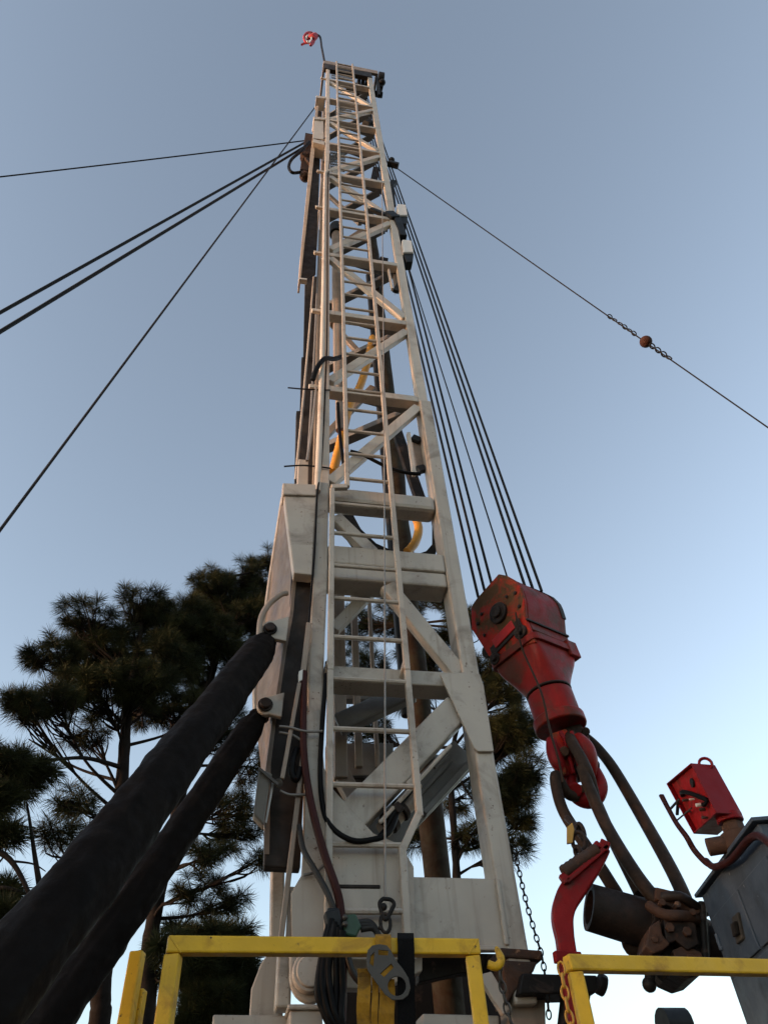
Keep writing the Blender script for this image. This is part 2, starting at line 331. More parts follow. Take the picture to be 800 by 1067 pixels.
# foot plates
fp = MB(); fp.prism([P(333, 738, -.05), P(338, 800, -.05), P(347, 822, -.05), P(389, 868, -.05), P(418, 880, -.05), P(431, 903, -.05), P(434, 1000, -.05), P(304, 1000, -.05), P(303, 931, -.05), P(314, 912, -.05), P(318, 850, -.05), P(318.5, 745, -.05)], EV * .018)
fpo = mpart('foot_plate', fp, 'white', .006)
s_ = MB(); s_.bar(P(346, 923.5, -.054), P(396, 924, -.054), .022, .016); mpart('slot', s_, 'darkbrown', .006, None, fpo)
s_ = MB(); s_.prism([P(346, 925.5, -.0695), P(400, 926, -.0695), P(406, 934, -.0695), P(408, 985, -.0695), P(346, 985, -.0695)], EV * .012); mpart('cover_plate', s_, 'white', .01, None, fpo)
tr = MB(); cpt = []
for k in range(0, 13):
    a = math.pi + math.pi * k / 12; cpt.append(P(324 + 22 * math.cos(a), 1018 - 27 * math.sin(a), -.075))
tr.prism([P(302, 985, -.075)] + cpt + [P(346, 985, -.075)], EV * .06); tro = mpart('pivot_plate', tr, 'white', .012)
pn = MB(); c0 = P(322.5, 1015, -.075); pn.cyl(c0, c0 - EV * .07, .105, 24); pn.cyl(c0 - EV * .07, c0 - EV * .085, .085, 24); mpart('pivot_pin', pn, 'white', .008, 40, tro)
rp = MB(); rp.prism([P(428, 913.5, -.01), P(519, 915.5, -.01), P(533, 987, -.01), P(430, 987, -.01)], EV * .03); mpart('side_panel', rp, 'white', .006)
st = MB(); st.bar(P(518, 916, -.035), P(528, 985, -.035), .03, .02); mpart('weld_strip', st, 'white', .008)
st = MB(); st.prism([P(434, 984, -.02), P(533, 985, -.02), P(534, 990, -.02), P(434, 991, -.02)], EV * .06); mpart('cross_beam', st, 'white', .006)
# left side leg: channel with front cap plate, lugs
cp_ = MB(); cp_.prism([P(295.6, 514, -.06), P(306, 597, -.06), P(325, 599, -.06), P(330, 514, -.06)], EV * .12); cp_.prism([P(294.5, 503, -.085), P(294.5, 515, -.085), P(330, 516, -.085), P(330, 504.5, -.085)], EV * .16)
mpart('cap_plate', cp_, 'white', .012)
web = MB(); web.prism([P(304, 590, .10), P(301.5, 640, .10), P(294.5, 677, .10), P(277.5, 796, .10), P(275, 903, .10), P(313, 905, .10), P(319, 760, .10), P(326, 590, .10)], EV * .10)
mpart('side_channel', web, 'darkbrown', .01)
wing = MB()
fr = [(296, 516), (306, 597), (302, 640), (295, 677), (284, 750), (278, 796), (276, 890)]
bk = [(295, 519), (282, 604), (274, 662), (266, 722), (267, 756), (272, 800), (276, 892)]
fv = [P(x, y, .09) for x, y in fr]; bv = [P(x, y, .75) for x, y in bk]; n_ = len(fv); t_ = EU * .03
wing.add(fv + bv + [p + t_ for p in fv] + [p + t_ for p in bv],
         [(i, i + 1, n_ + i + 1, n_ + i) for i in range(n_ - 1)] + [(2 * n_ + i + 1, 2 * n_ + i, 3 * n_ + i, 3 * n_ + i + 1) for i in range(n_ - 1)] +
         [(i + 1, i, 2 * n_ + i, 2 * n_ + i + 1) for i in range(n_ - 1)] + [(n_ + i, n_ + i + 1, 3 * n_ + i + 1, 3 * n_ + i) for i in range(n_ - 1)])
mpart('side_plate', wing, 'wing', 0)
ed = MB(); ed.tube([P(x - .6, y, .75) for x, y in bk[:5]], .022, 8); mpart('edge_bar', ed, 'white', 0, 40)
for (x, y, rr) in ((282.5, 656, 9.5), (277.5, 735, 9.5)):
    L_ = MB(); pts = []
    for k in range(0, 11):
        a = math.pi * .45 + math.pi * 1.15 * k / 10; pts.append(P(x + rr * math.cos(a), y - rr * math.sin(a), -.02))
    pts += [P(x + 16, y + 12, -.02), P(x + 19, y - 14, -.02)]
    L_.prism(pts, EV * .05); lo = mpart('lug', L_, 'white', .008)
    c0 = P(x - 1, y, -.02); k_ = MB(); k_.cyl(c0 + EV * .2, c0 - EV * .05, .042, 16); mpart('pin', k_, 'rustdark', .006, 40, lo)
    k_ = MB(); k_.cyl(c0 - EV * .002, c0 - EV * .02, .058, 16); mpart('collar', k_, 'darksteel', .004, 40, lo)
# lower posts on the left
ps = MB(); a_ = P(283, 1000, .5); b_ = P(285, 895, .5); ps.prism([P(281, 1062, .45), P(295, 1062, .45), P(297, 897, .45), P(283, 897, .45)], EV * .15); mpart('side_post', ps, 'white', .014)
ps = MB(); ps.prism([P(287, 1050, .02), P(303, 1050, .02), P(305, 990, .02), P(290, 990, .02)], EV * .15); mpart('side_post', ps, 'white', .014)
ps = MB(); ps.prism([P(260, 1060, .35), P(262, 1030, .35), P(272, 1004, .35), P(282, 990, .35), P(292, 990, .35), P(290, 1060, .35)], EV * .04); mpart('foot_gusset', ps, 'white', .008)
ps = MB(); ps.bar(P(293, 978, -.02), P(312, 820, -.05), .035, .035); ps.bar(P(300, 985, -.0), P(304, 925, -.0), .035, .05); mpart('stay_rod', ps, 'wornbeige', .006)
# upper left channel leg (dark web, stepped) and slanted bracket with lit flange
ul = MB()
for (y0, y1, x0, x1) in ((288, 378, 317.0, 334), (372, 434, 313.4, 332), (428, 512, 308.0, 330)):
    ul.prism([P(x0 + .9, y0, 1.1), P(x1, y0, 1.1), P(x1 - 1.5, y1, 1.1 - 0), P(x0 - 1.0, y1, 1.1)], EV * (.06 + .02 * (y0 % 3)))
mpart('side_channel', ul, 'darkbrown', .006)
ub = MB()
A0, A1 = P(330.5, 100, .35), P(313.0, 289, .35)
ub.prism([A0, A1, P(320, 291, .35), P(329, 285, .35), P(336, 101, .35)], EV * .03)                     # web
mo = mpart('bracket_beam', ub, 'darkbrown', .006)
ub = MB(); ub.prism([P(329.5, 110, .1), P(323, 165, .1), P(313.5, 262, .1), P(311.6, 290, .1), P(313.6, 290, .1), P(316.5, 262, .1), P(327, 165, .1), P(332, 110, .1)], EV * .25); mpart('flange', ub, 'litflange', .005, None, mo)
ub = MB(); ub.prism([P(327.5, 124, .03), P(337, 125, .03), P(337, 145, .03), P(326, 144, .03)], EV * .03); mpart('bracket_plate', ub, 'white_up', .005, None, mo)
for q_ in (((326.5, 144.5), (338, 148), (338, 151), (326, 148)), ((329.5, 99.5), (339, 100.5), (339, 102.5), (329.5, 101.5)), ((326.5, 121.5), (339, 122.5), (339, 124.5), (327, 124)), ((311.5, 289), (320, 290), (320, 291.5), (311.5, 290.5))):
    ub = MB(); ub.prism([P(x, y, .0) for x, y in q_], EV * (.30 if q_[0][1] < 250 else .08)); mpart('stiffener', ub, 'white_up', .004, None, mo)
# post sticking up behind the cap plate
ps = MB(); ps.prism([P(309.5, 512, .1), P(321, 512, .1), P(321.5, 479, .1), P(311, 478, .1)], EV * .12); mpart('side_post', ps, 'white', .01)
# conduit pipe
pp = MB(); pp.tube(smoothpath([P(330.5, 512, -.06), P(335, 400, -.06), P(337.2, 300, -.06), P(338.6, 195, -.06), P(339.5, 180, -.03), P(344, 178, .03)], 6), .034, 10); mpart('conduit_pipe', pp, 'white_up', 0, 40)
# telescoping cylinder inside
cy = MB(); cy.tube([W(.24, .4, 8.05), W(.24, .4, 9.62)], .075, 16); cy.tube([W(.24, .4, 9.72), W(.24, .4, 12.9)], .088, 16); cy.tube([W(.24, .4, 9.62), W(.24, .4, 9.76)], .115, 16); cy.tube([W(.24, .4, 7.0), W(.24, .4, 8.05)], .05, 16)
cyo = mpart('hydraulic_cylinder', cy, 'wornbeige', 0, 40)
cy = MB(); cy.tube([W(.24, .4, 12.9), W(.24, .4, 13.25)], .13, 16); mpart('end_cap', cy, 'black', .01, 40, cyo)
# black tube and dark plates
bt = MB(); bt.tube([W(.90, .9, 3.4), W(.90, .9, 12.5)], .048, 12); mpart('inner_tube', bt, 'black', 0, 40)
bt = MB(); bt.bar(P(412, 446, .7), P(440, 528, .7), .13, .08); mpart('dark_strut', bt, 'darksteel', .008)
for a_, b_, w1, w2 in ((P(400, 270, .7), P(391, 300, .7), .16, .08), (P(392, 176, .7), P(388, 196, .7), .16, .1), (P(387, 131, .5), P(380, 128, .5), .25, .2), (P(374, 119, .7), P(386, 123, .7), .22, .12), (P(368, 90, .8), P(384, 95, .8), .25, .2)):
    bt = MB(); bt.bar(a_, b_, w1, w2); mpart('dark_strut', bt, 'darksteel', .008)
cu = MB(); outer = []; inner = []
for k in range(11):
    a = math.pi + math.pi * k / 10; outer.append((403 + 46 * math.cos(a), 520 - 66 * math.sin(a))); inner.append((405 + 40 * math.cos(a), 516 - 46 * math.sin(a)))
# curved bearing plate whose round cut-out shows between the two thick beams
cu.prism([P(352, 520, .55), P(362, 525, .55), P(376, 551, .55), P(392, 566, .55), P(410, 574, .55), P(395, 582, .55), P(372, 574, .55), P(356, 552, .55)], EV * .05)
cu.prism([P(452, 520, .30), P(446, 522, .30), P(451, 545, .30), P(451, 566, .30), P(444, 574, .30), P(432, 578, .30), P(452, 584, .30), P(458, 560, .30)], EV * .05)
mpart('curved_plate', cu, 'darksteel', .004)
# guide brackets on the right leg
for (pts, v) in (([(424, 450), (427.5, 450), (434, 493), (430, 493)], .05), ([(429, 456), (438, 460), (443, 488), (435, 490)], .18), ([(404, 280), (406, 280), (410, 300), (408, 300)], .05), ([(409, 283), (414, 282), (417, 296), (412, 304)], .15)):
    gb = MB(); gb.prism([P(x, y, v) for x, y in pts], EV * .06); gbo = mpart('guide_bracket', gb, 'white_up' if v < .1 else 'wornbeige', .006)
    if v > .1:
        q = [P(x, y, v - .02) for x, y in pts]
        for i_, j_ in ((0, 1), (3, 2)):
            gb = MB(); gb.bar(q[i_], q[j_], .10, .06); mpart('clamp', gb, 'black', .01, None, gbo)
# crown
cr = MB(); cr.ubox(-.13, 1.50, -.02, .06, 24.03, 24.40); cr.ubox(-.13, -.07, .06, 1.1, 24.03, 24.38); cr.ubox(1.44, 1.5, .06, 1.1, 24.03, 24.38)
cro = mpart('crown_frame', cr, 'wornbeige', .01)
cr = MB(); cr.ubox(-.10, 1.30, -.02, .10, 23.45, 24.0); mpart('crown_beam', cr, 'darkbrown', .01)
sh = MB()
for k in range(3):
    c0 = W(.95 + .12 * k, .45, 23.75); sh.cyl(c0 - EU * .035, c0 + EU * .035, .42, 24)
sh.cyl(W(.6, .45, 23.75), W(1.7, .45, 23.75), .09, 12)
mpart('crown_sheave', sh, 'darksteel', .01, 40)
sh = MB(); c0 = W(1.56, .12, 23.75); sh.cyl(c0 - EU * .06, c0 + EU * .10, .26, 18); sh.bar(W(1.50, .1, 23.9), W(1.45, .12, 22.1), .07, .1); sh.sphere(W(1.60, .05, 23.4), .10, 6); mpart('side_sheave', sh, 'darksteel', .01, 40)
for (x0, y0, x1, y1, slope, nc, nr) in ((345.5, 72.5, 369, 80.5, 4.0, 12, 3), (351, 102, 368, 110, 2.5, 9, 3), (350, 111, 366, 118, 2.0, 8, 3), (344.5, 153, 359, 176, 2.0, 7, 8)):
    gr = MB(); pt = lambda a, b: P(x0 + (x1 - x0) * a, y0 + (y1 - y0) * b + slope * a, .45)
    for i in range(nc + 1): gr.bar(pt(i / nc, 0), pt(i / nc, 1), .022, .02)
    for j in range(nr + 1): gr.bar(pt(0, j / nr) + EV * .012, pt(1, j / nr) + EV * .012, .05, .02)
    mpart('mesh_guard', gr, 'greysteel', 0)
# guy bracket left, right
gb = MB(); gb.bar(P(322, 142, .8), P(317, 180, .8), .2, .14); gb.sphere(P(319, 165, .72), .15, 6); gb.sphere(P(318, 184, .72), .13, 6); gb.bar(P(315, 160, .7), P(325, 172, .7), .12, .1); mpart('guy_bracket', gb, 'rust', .01)
gb = MB(); gb.bar(P(404, 170, .05), P(415, 173, .05), .12, .12); gb.sphere(P(408, 167, .05), .07, 6); mpart('guy_bracket', gb, 'darksteel', .01)
gb = MB(); gb.bar(P(406, 195, .15), P(411, 190, .15), .12, .1); gb.bar(P(408.5, 192, .12), P(411, 215, .12), .05, .05); mpart('rope_guard', gb, 'darksteel', .01)
tw = MB(); tw.bar(P(405, 222, -.02), P(412, 228, -.02), .18, .10); tw.bar(P(412, 226, 0), P(420, 248, .05), .13, .12); tw.bar(P(386, 218, .02), P(405, 226, .02), .10, .08); mpart('latch', tw, 'black', .015)
# ladder
ld = MB(); V_ = -.13
ld.bar(W(.245, V_, 23.95), W(.236, V_, 9.0), .048, .05); ld.bar(W(.236, V_, 9.0), W(.226, V_, 5.36), .048, .05)
ld.bar(W(.226, V_, 5.36), W(.060, V_, 5.33), .06, .05); ld.bar(W(.072, V_, 5.31), W(.052, V_, 3.16), .048, .05); ld.bar(W(.052, V_, 3.16), W(.036, V_, 1.2), .048, .05)
ld.bar(W(.715, V_, 24.0), W(.70, V_, 9.3), .05, .05); ld.bar(W(.70, V_, 9.3), W(.675, V_, 3.2), .05, .05); ld.bar(W(.675, V_, 3.2), W(.668, V_, 2.02), .05, .05)
ld.bar(W(.668, V_, 2.05), W(.530, V_, 1.80), .05, .05); ld.bar(W(.530, V_, 1.82), W(.520, V_, 1.2), .05, .05)
lad = ld.build('ladder', M['white'], mast, .008)
w = 1.43; k = 0
ru = [1.43, 1.83, 2.235, 2.66, 3.09, 3.49, 3.90, 4.28, 4.69, 5.10] + [5.50 + .405 * i for i in range(46)]
for w in ru:
    u0 = .245 if w > 5.3 else (.075 if w > 4 else .055 if w > 3 else .04); u1 = .70 if w > 2 else .53
    r_ = MB(); r_.tube([W(u0, V_, w), W(u1, V_, w)], .020, 8); r_.build('rung', M['white'], lad, 0, 40)
for (x, y) in ((343, 695), (421, 699)):
    st = MB(); st.bar(P(x - 1, y + 3, -.1), P(x + 1, y - 8, -.02), .05, .10); mpart('ladder_bracket', st, 'white', .006)

# floodlights fixed to the right leg
for (x, y, s) in ((419, 219, 1.0), (424.5, 257, 1.12)):
    fl = MB(); c = [P(x - 5 * s, y - 7 * s, -.05), P(x + 4 * s, y - 6 * s, -.05), P(x + 6 * s, y + 5 * s, -.05), P(x - 4 * s, y + 5 * s, -.05)]
    fl.prism(c, EV * .18); f_ = mpart('floodlight', fl, 'plastic', .02)
    fl = MB(); fl.prism([P(x - 4 * s, y + 5.4 * s, -.02), P(x + 6 * s, y + 5.4 * s, -.02), P(x + 5 * s, y + 14 * s, .0), P(x - 1 * s, y + 14 * s, .0)], EV * .16); mpart('lamp_head', fl, 'black', .015, None, f_)
lp = MB(); lp.prism([P(270, 800, -.12), P(284, 806, -.12), P(282, 812, -.12), P(275, 860, -.12), P(264, 848, -.12)], EV * .10)
lo = mpart('work_lamp', lp, 'lampgrey', .01)
lp = MB(); lp.prism([P(283.5, 813, -.10), P(286, 815, -.10), P(278, 858, -.10), P(276, 857, -.10)], EV * .12); mpart('lamp_glass', lp, 'glass', .004, None, lo)
lp = MB(); lp.bar(P(270, 801, -.14), P(290, 818, -.14), .022, .02); lp.cyl(P(290, 816, -.14), P(290, 816, -.02), .03, 14); mpart('lamp_bracket', lp, 'zinc', .004, None, lo)

# ------------------------------------------------------------------ pole behind
pb = W(1.13, 1.25, -CAMZ)
pl = MB(); npts = 40
pl.tube([pb + EZ * (k / (npts - 1)) * 18.2 + Vector((math.sin(k * 1.7) * .008, math.cos(k * 1.3) * .008, 0)) for k in range(npts)], [.118 + .006 * math.sin(k * 2.1) for k in range(npts)], 14)
tag(pl.build('pole', M['pole'], smooth=50, base=pb), 'weathered brown round pole rising straight behind the right half of the mast', 'pole')

# ------------------------------------------------------------------ hoses and lines on the mast
def hose(name, pts, r, m, label, cat='hose', n=8, group=None):
    return tag(MB().tube(smoothpath(pts, n), r, 8).build(name, M[m], smooth=60), label, cat, group)
hose('hose', [P(388, 352, .45), P(384, 372, .45), P(376, 400, .45), P(364, 424, .45), P(355, 460, .45), P(347, 492, .45)], .055, 'yellowhose', 'long yellow hose slanting down inside the mast behind the ladder')
hose('hose', [P(424, 520, .6), P(433, 540, .6), P(436, 552, .6), P(432, 566, .6), P(424, 575, .6)], .05, 'yellowhose', 'short yellow hose bend showing between the two thick cross beams')
hose('hose', [P(317, 700, -.08), P(316, 760, -.09), P(318, 800, -.10), P(326, 846, -.16), P(338, 890, -.18), P(350, 925, -.2), P(355, 950, -.2), P(357, 1000, -.2), P(356, 1064, -.2)], .026, 'redhose', 'dark red hose curving down the left leg onto the foot plate')
hose('hose', [P(312, 860, -.05), P(316, 885, -.10), P(330, 910, -.16), P(343, 935, -.2), P(352, 965, -.2), P(352, 1010, -.22)], .019, 'greyhose', 'grey hose curving across the foot plate below the red hose')
hose('hose', [P(341, 690, -.05), P(335.5, 760, -.08), P(334, 815, -.10), P(341, 855, -.14), P(365, 875, -.16), P(392, 874, -.14), P(406, 866, -.10), P(413, 850, -.02)], .019, 'rubber', 'thin black hose looping under the wide diagonal beam')
hose('hose', [P(299, 618, .0), P(292, 620, -.02), P(280, 630, -.03), P(272, 645, -.04), P(270, 665, -.04)], .026, 'wornbeige', 'beige hose arching over the upper lug of the mast')
hose('hose', [P(344, 160, .0), P(341.5, 200, -.02), P(341, 330, -.02), P(339, 400, -.02), P(335, 480, -.04), P(330.5, 515, -.10), P(328, 570, -.06), P(325, 610, -.05), P(321, 660, -.07), P(317, 720, -.08)], .010, 'rubber', 'thin black cable clipped along the white conduit pipe on the left leg', 'cable')
hose('hose', [P(365, 470, -.05), P(378, 474, -.03), P(400, 485, 0), P(420, 492, 0), P(438, 494, .0)], .02, 'rubber', 'black cable strung across the mast to the guide bracket', 'cable')
hose('hose', [P(355, 372, .15), P(348, 374, .0), P(338, 374, -.12), P(330, 384, -.12), P(326, 396, -.06)], .032, 'rubber', 'thick black hose bent round the left leg near the cylinder')
hose('hose', [P(352, 420, .3), P(353, 440, .3), P(356, 470, .3), P(359, 490, .3)], .022, 'rubber', 'black hose hanging in a short line inside the mast beside the yellow hose')
for k, (x0, y0, x1, y1, v) in enumerate(((335, 186, 308, 500, .5), (333, 240, 321, 478, .3), (329.5, 404, 320, 480, -.02))):
    hose('wire', [P(x0, y0, v), P((x0 + x1) / 2 + 1, (y0 + y1) / 2, v), P(x1, y1, v)], .016, 'wire' if k else 'white', ['pale thin wire along the outermost left edge of the mast', 'pale thin wire between conduit pipe and dark side channel', 'short pale wire by the post above the cap plate'][k], 'wire')
hose('rod', [P(300, 404, .0), P(318, 405.5, -.02), P(344, 406.5, -.02)], .009, 'rope', 'short black rod sticking out left of the mast, higher one of two', 'rod')
hose('rod', [P(296, 486, .0), P(318, 485, -.02), P(345, 488, -.02)], .009, 'rope', 'short black rod sticking out left of the mast, lower one of two', 'rod')
hose('hose', [P(322, 148, .7), P(313, 158, .6), P(304, 166, .6), P(301, 174, .6), P(305, 180, .6), P(315, 179, .7)], .035, 'rubber', 'black cable loop hanging at the left guy bracket', 'cable')
for k, (pts) in enumerate((((291, 757), (302, 758), (318, 762), (336, 762)), ((291, 763), (305, 766), (316, 772), (320, 765)), ((292, 824), (302, 828), (320, 828)), ((316, 912), (330, 908), (340, 898)))):
    hose('tie_wire', [P(x, y, -.08 - .03 * (k == 0)) for x, y in pts], .010, 'wire', ['light tie wire wrapped across the left leg by the hoses', 'light tie wire bent down to the left of the leg', 'light tie wire beside the work lamp', 'light tie wire on the foot plate beside the ladder'][k], 'wire')
hose('hose', [P(309, 780, -.06), P(305, 792, -.08), P(304, 806, -.08), P(309, 812, -.08), P(313, 800, -.08)], .024, 'rubber', 'small black cable coil hooked beside the left leg', 'cable')
ct = thing('control_tube', P(316.5, 990, -.1), 'slim beige tube with a white junction box along the left leg', 'tube')
b = MB(); b.bar(P(322, 650, -.07), P(316, 700, -.07), .045, .045); b.bar(P(312, 712, -.09), P(294, 812, -.09), .03, .03); b.bar(P(311, 830, -.06), P(317, 770, -.06), .03, .03); b.build('tube', M['wornbeige'], ct, .006)
b = MB(); b.prism([P(311.5, 699, -.10), P(316, 697, -.10), P(316.5, 708, -.10), P(311.5, 710, -.10)], EV * .06); b.build('junction_box', M['plastic'], ct, .006)

# hanging steel line with snap hook
hl = thing('tag_line', P(401, 945, -.28), 'thin steel line hanging down the ladder with a carabiner at its end', 'line')
MB().tube([P(398, 190, -.20), P(400, 420, -.24), P(401, 700, -.26), P(401, 938, -.28)], .008, 6).build('wire', M['wire'], hl, 0, 60)
b = MB(); c = P(401.5, 944, -.28)
cp2 = [P(x, y, -.28) for x, y in ((399, 936.5), (395.5, 941), (397, 949), (400, 957), (403, 957), (408, 948), (410.5, 942), (407, 937.5))]
b.tube(smoothpath(cp2 + cp2[:1], 4)[:-1], .0125, 8, closed=True)
b.ring(P(401.5, 962, -.28), EV, .030, .011, 14, 8, 1.7, EZ); b.sphere(P(399.5, 945, -.28), .022, 8); b.cyl(P(398, 968, -.28), P(394, 966, -.28), .012, 8); b.build('carabiner', M['darksteel'], hl, 0, 60)

# ------------------------------------------------------------------ guy lines
def line(name, a, b, r, label, ext=1.0, cat='guy line', group=None, m='rope', sag=0.0):
    b2 = a + (b - a) * ext
    if b2.z < .05: b2 = a + (b2 - a) * ((a.z - .05) / (a.z - b2.z))
    pts = [a + (b2 - a) * t / 14 - EZ * sag * 4 * (t / 14) * (1 - t / 14) for t in range(15)]
    return tag(MB().tube(pts, r, 6).build(name, M[m], smooth=60), label, cat, group)
gA = P(322, 146, .8)
line('guy_line', gA, H(0, 184, 9.0), .016, 'topmost left guy line, thin and almost level', 1.15, sag=.05)
line('guy_line', gA, H(0, 326, 6.6), .026, 'upper one of the thick left guy line pair', 1.6)
line('guy_line', P(322, 150, .8), H(0, 346, 6.4), .028, 'lower one of the thick left guy line pair', 1.6)
line('guy_line', P(328, 112, .8), H(0, 553, 5.6), .015, 'steep thin left guy line crossing the others', 2.4)
ga = P(413, 175, .05); gz = H(800, 445, 8.5)
line('guy_line', ga, gz, .012, 'only guy line running right from the mast', 1.6, sag=.04)
dr = (gz - ga)
def on(px, py): 
    # point of the right guy line nearest to a sighted position
    d = ray(px, py).normalized(); w0 = EYE - ga; a_, b_, c_ = 1, d.dot(dr), dr.dot(dr); d_, e_ = d.dot(w0), dr.dot(w0)
    return ga + dr * ((a_ * e_ - b_ * d_) / (a_ * c_ - b_ * b_)) if False else ga + dr * ((e_ - b_ * d_) / (c_ - b_ * b_))
tn = thing('line_weight', on(671, 358), 'round rusty ball with shackles and chain on the right guy line', 'ball')
MB().sphere(on(671, 358), .098, 12).build('ball', M['rustball'], tn, 0, 60)
b = MB()
for t in (632, 637, 643, 648, 653, 658): 
    q = on(t, 334 + (t - 632) * .62); b.ring(q, -FW + UP * (.9 if t % 2 else -.3), .028, .0095, 12, 6, 1.6, dr)
b.build('shackle', M['darksteel'], tn, 0, 60); b = MB()
for t in (678, 684, 690, 695): 
    q = on(t, 362 + (t - 678) * .72); b.ring(q, -FW + UP * (.9 if t % 2 else -.3), .033, .011, 12, 6, 1.6, dr)
b.build('shackle', M['darksteel'], tn, 0, 60)

# flag
fl = thing('flag', W(-.12, .05, 24.35), 'tangled red and white striped flag on a bent rod at the mast top', 'flag')
MB().tube(smoothpath([P(338, 64, .0), P(336.5, 56, .0), P(335, 48, .0), P(334, 40, .0), P(332, 37, .0), P(329, 37, .0)], 4), .035, 6).build('rod', M['darksteel'], fl, 0, 60)
for k in range(5):
    b = MB(); ra = 1.4 + 1.15 * k
    arc = [P(321.5 + .25 * k + ra * math.cos(t), 39.5 - ra * 1.0 * math.sin(t), .05 * math.sin(k * 2 + t)) for t in [R(60) + R(190) * i / 14 for i in range(15)]]
    b.tube(arc, .030, 8).build('stripe', M['flagred'] if k % 2 == 0 else M['flagwhite'], fl, 0, 60)
b = MB(); b.tube(smoothpath([P(322, 38, .03), P(325, 39.5, -.06), P(328.5, 37.5, .03), P(330, 37, 0)], 5), [.03 + .085 * math.sin(math.pi * i / 15) for i in range(16)], 10)
b.build('stripe', M['flagred'], fl, 0, 60)
b = MB(); b.tube(smoothpath([P(327, 38.5, -.05), P(325.5, 43, .04), P(323.5, 47.5, -.03)], 5), [.03 + .055 * math.sin(math.pi * i / 10) for i in range(11)], 8); b.build('stripe', M['flagred'], fl, 0, 60)
b = MB(); b.tube(smoothpath([P(325, 38.5, -.08), P(324, 42, -.03), P(322, 45, -.05)], 5), .03, 8); b.build('stripe', M['flagwhite'], fl, 0, 60)
b = MB(); b.tube(smoothpath([P(322, 44.5, 0), P(318, 45, .05), P(314.5, 46.5, 0)], 4), .035, 6); b.build('stripe', M['flagred'], fl, 0, 60)

# ------------------------------------------------------------------ rams in black sleeves
def ram(name, top, bot, r0, r1, seed, label):
    root = thing(name, bot, label, 'hydraulic ram', 'raising rams on the left of the mast')
    n, seg = 90, 40; d = (bot - top); dn = d.normalized(); x = dn.cross(EZ).normalized(); y = dn.cross(x); rings = []
    for i in range(n):
        t = i / (n - 1); c = top + d * (.015 + .985 * t)
        r = r0 + (r1 - r0) * t; r *= min(1, .42 + .58 * min(1, t / .085) ** .7)
        ring = []
        for k in range(seg):
            a = 2 * math.pi * k / seg; q = x * math.cos(a) + y * math.sin(a)
            wr = noise.noise(Vector((q.x * 1.6 + seed, q.y * 1.6, t * 34))) * .08 * (.5 + t) + noise.noise(Vector((q.x * 4 + seed, q.y * 4, t * 5))) * .075 + abs(noise.noise(Vector((q.x * 2.2 + seed, q.y * 2.2, t * 11)))) * .11
            wr += .02 * math.sin(3 * a + t * 16 + seed) * (.3 + t)
            if t < .10: wr += .10 * math.sin(11 * a + seed) * (1 - t / .10)
            ring.append(c + q * r * (1 + wr) + EZ * (-.02 * math.sin(math.pi * t)))
        rings.append(ring)
    MB().loft(rings).build('sleeve', M['fabric'], root, 0, 70)
    b = MB(); b.cyl(top - dn * .05, top + dn * .16, r0 * .36, 16); b.cyl(top - dn * .05 - EV * .05, top - dn * .05 + EV * .05, r0 * .45, 16); b.build('rod_eye', M['wornbeige'], root, .004, 40)
    c = top + d * .03; MB().ring(c, dn, r0 * .62, .012, 20, 6).build('tie_strap', M['blackweb'], root, 0, 60)
    return root
ram('hydraulic_ram', P(280.5, 664, .12), D(-42, 1085, 2.08), .128, .130, 1.3, 'upper, thicker one of two slanting hydraulic rams in black cloth sleeves')
ram('hydraulic_ram', P(272.5, 741, .12), D(34, 1090, 3.1), .098, .104, 7.7, 'lower, thinner one of two slanting hydraulic rams in black cloth sleeves')

# ------------------------------------------------------------------ travelling block
YB = 5.55
ax0, ax1 = Q(558, 684, YB), Q(584, 757, YB)
a_dn = (ax1 - ax0).normalized()
p_n = Vector((-.76, -.65, 0)); p_n = (p_n - a_dn * p_n.dot(a_dn)).normalized(); q_n = a_dn.cross(p_n).normalized()
if q_n.x < 0: q_n = -q_n
HALF_P = .225
lc = ax0 + p_n * HALF_P                                         # a point of the left side plate
def LF(px, py): return PL(px, py, lc, p_n)
T_ = .58
bl = thing('travelling_block', ax1, 'big worn red travelling block hanging on six wire ropes right of the mast', 'block')
prof = [(511, 687), (491, 655), (490.5, 632), (496, 624), (519, 598), (527, 599.5), (535, 604), (542, 612), (546, 626), (547, 644), (557.5, 669)]
MB().prism([LF(x, y) for x, y in prof], -p_n * .035).build('side_plate', M['redgrime'], bl, .008)
pr2 = [(513, 685), (494, 654), (494, 634), (519.5, 599.5), (528, 601), (536, 605), (542, 613), (546, 627), (547, 644), (557, 668)]
p2 = [LF(x, y) - lc for x, y in pr2]; p2 = [(p.dot(q_n), p.dot(a_dn)) for p in p2]
amin, amax = min(a for _, a in p2), min(p2[0][1], p2[-1][1]); rings = []
NL = 16
for i in range(NL):
    tt = (i / (NL - 1)) ** 1.5; a_ = amin + .004 + (amax - amin - .004) * tt; xs = []
    for (qa, aa), (qb, ab) in zip(p2, p2[1:] + p2[:1]):
        if (aa - a_) * (ab - a_) <= 0 and aa != ab: xs.append(qa + (qb - qa) * (a_ - aa) / (ab - aa))
    q0_, q1_ = min(xs), max(xs)
    u_ = min(1.0, tt / .42); Tt = T_ * (.30 + .70 * math.sqrt(max(0, 1 - (1 - u_) ** 2)))
    base_ = lc + a_dn * a_ - p_n * .036
    rings.append([base_ + q_n * q0_, base_ + q_n * q1_, base_ + q_n * q1_ - p_n * (Tt - .036), base_ + q_n * q0_ - p_n * (Tt - .036)])
MB().loft(rings).build('sheave_cover', M['red'], bl, .014, 28)
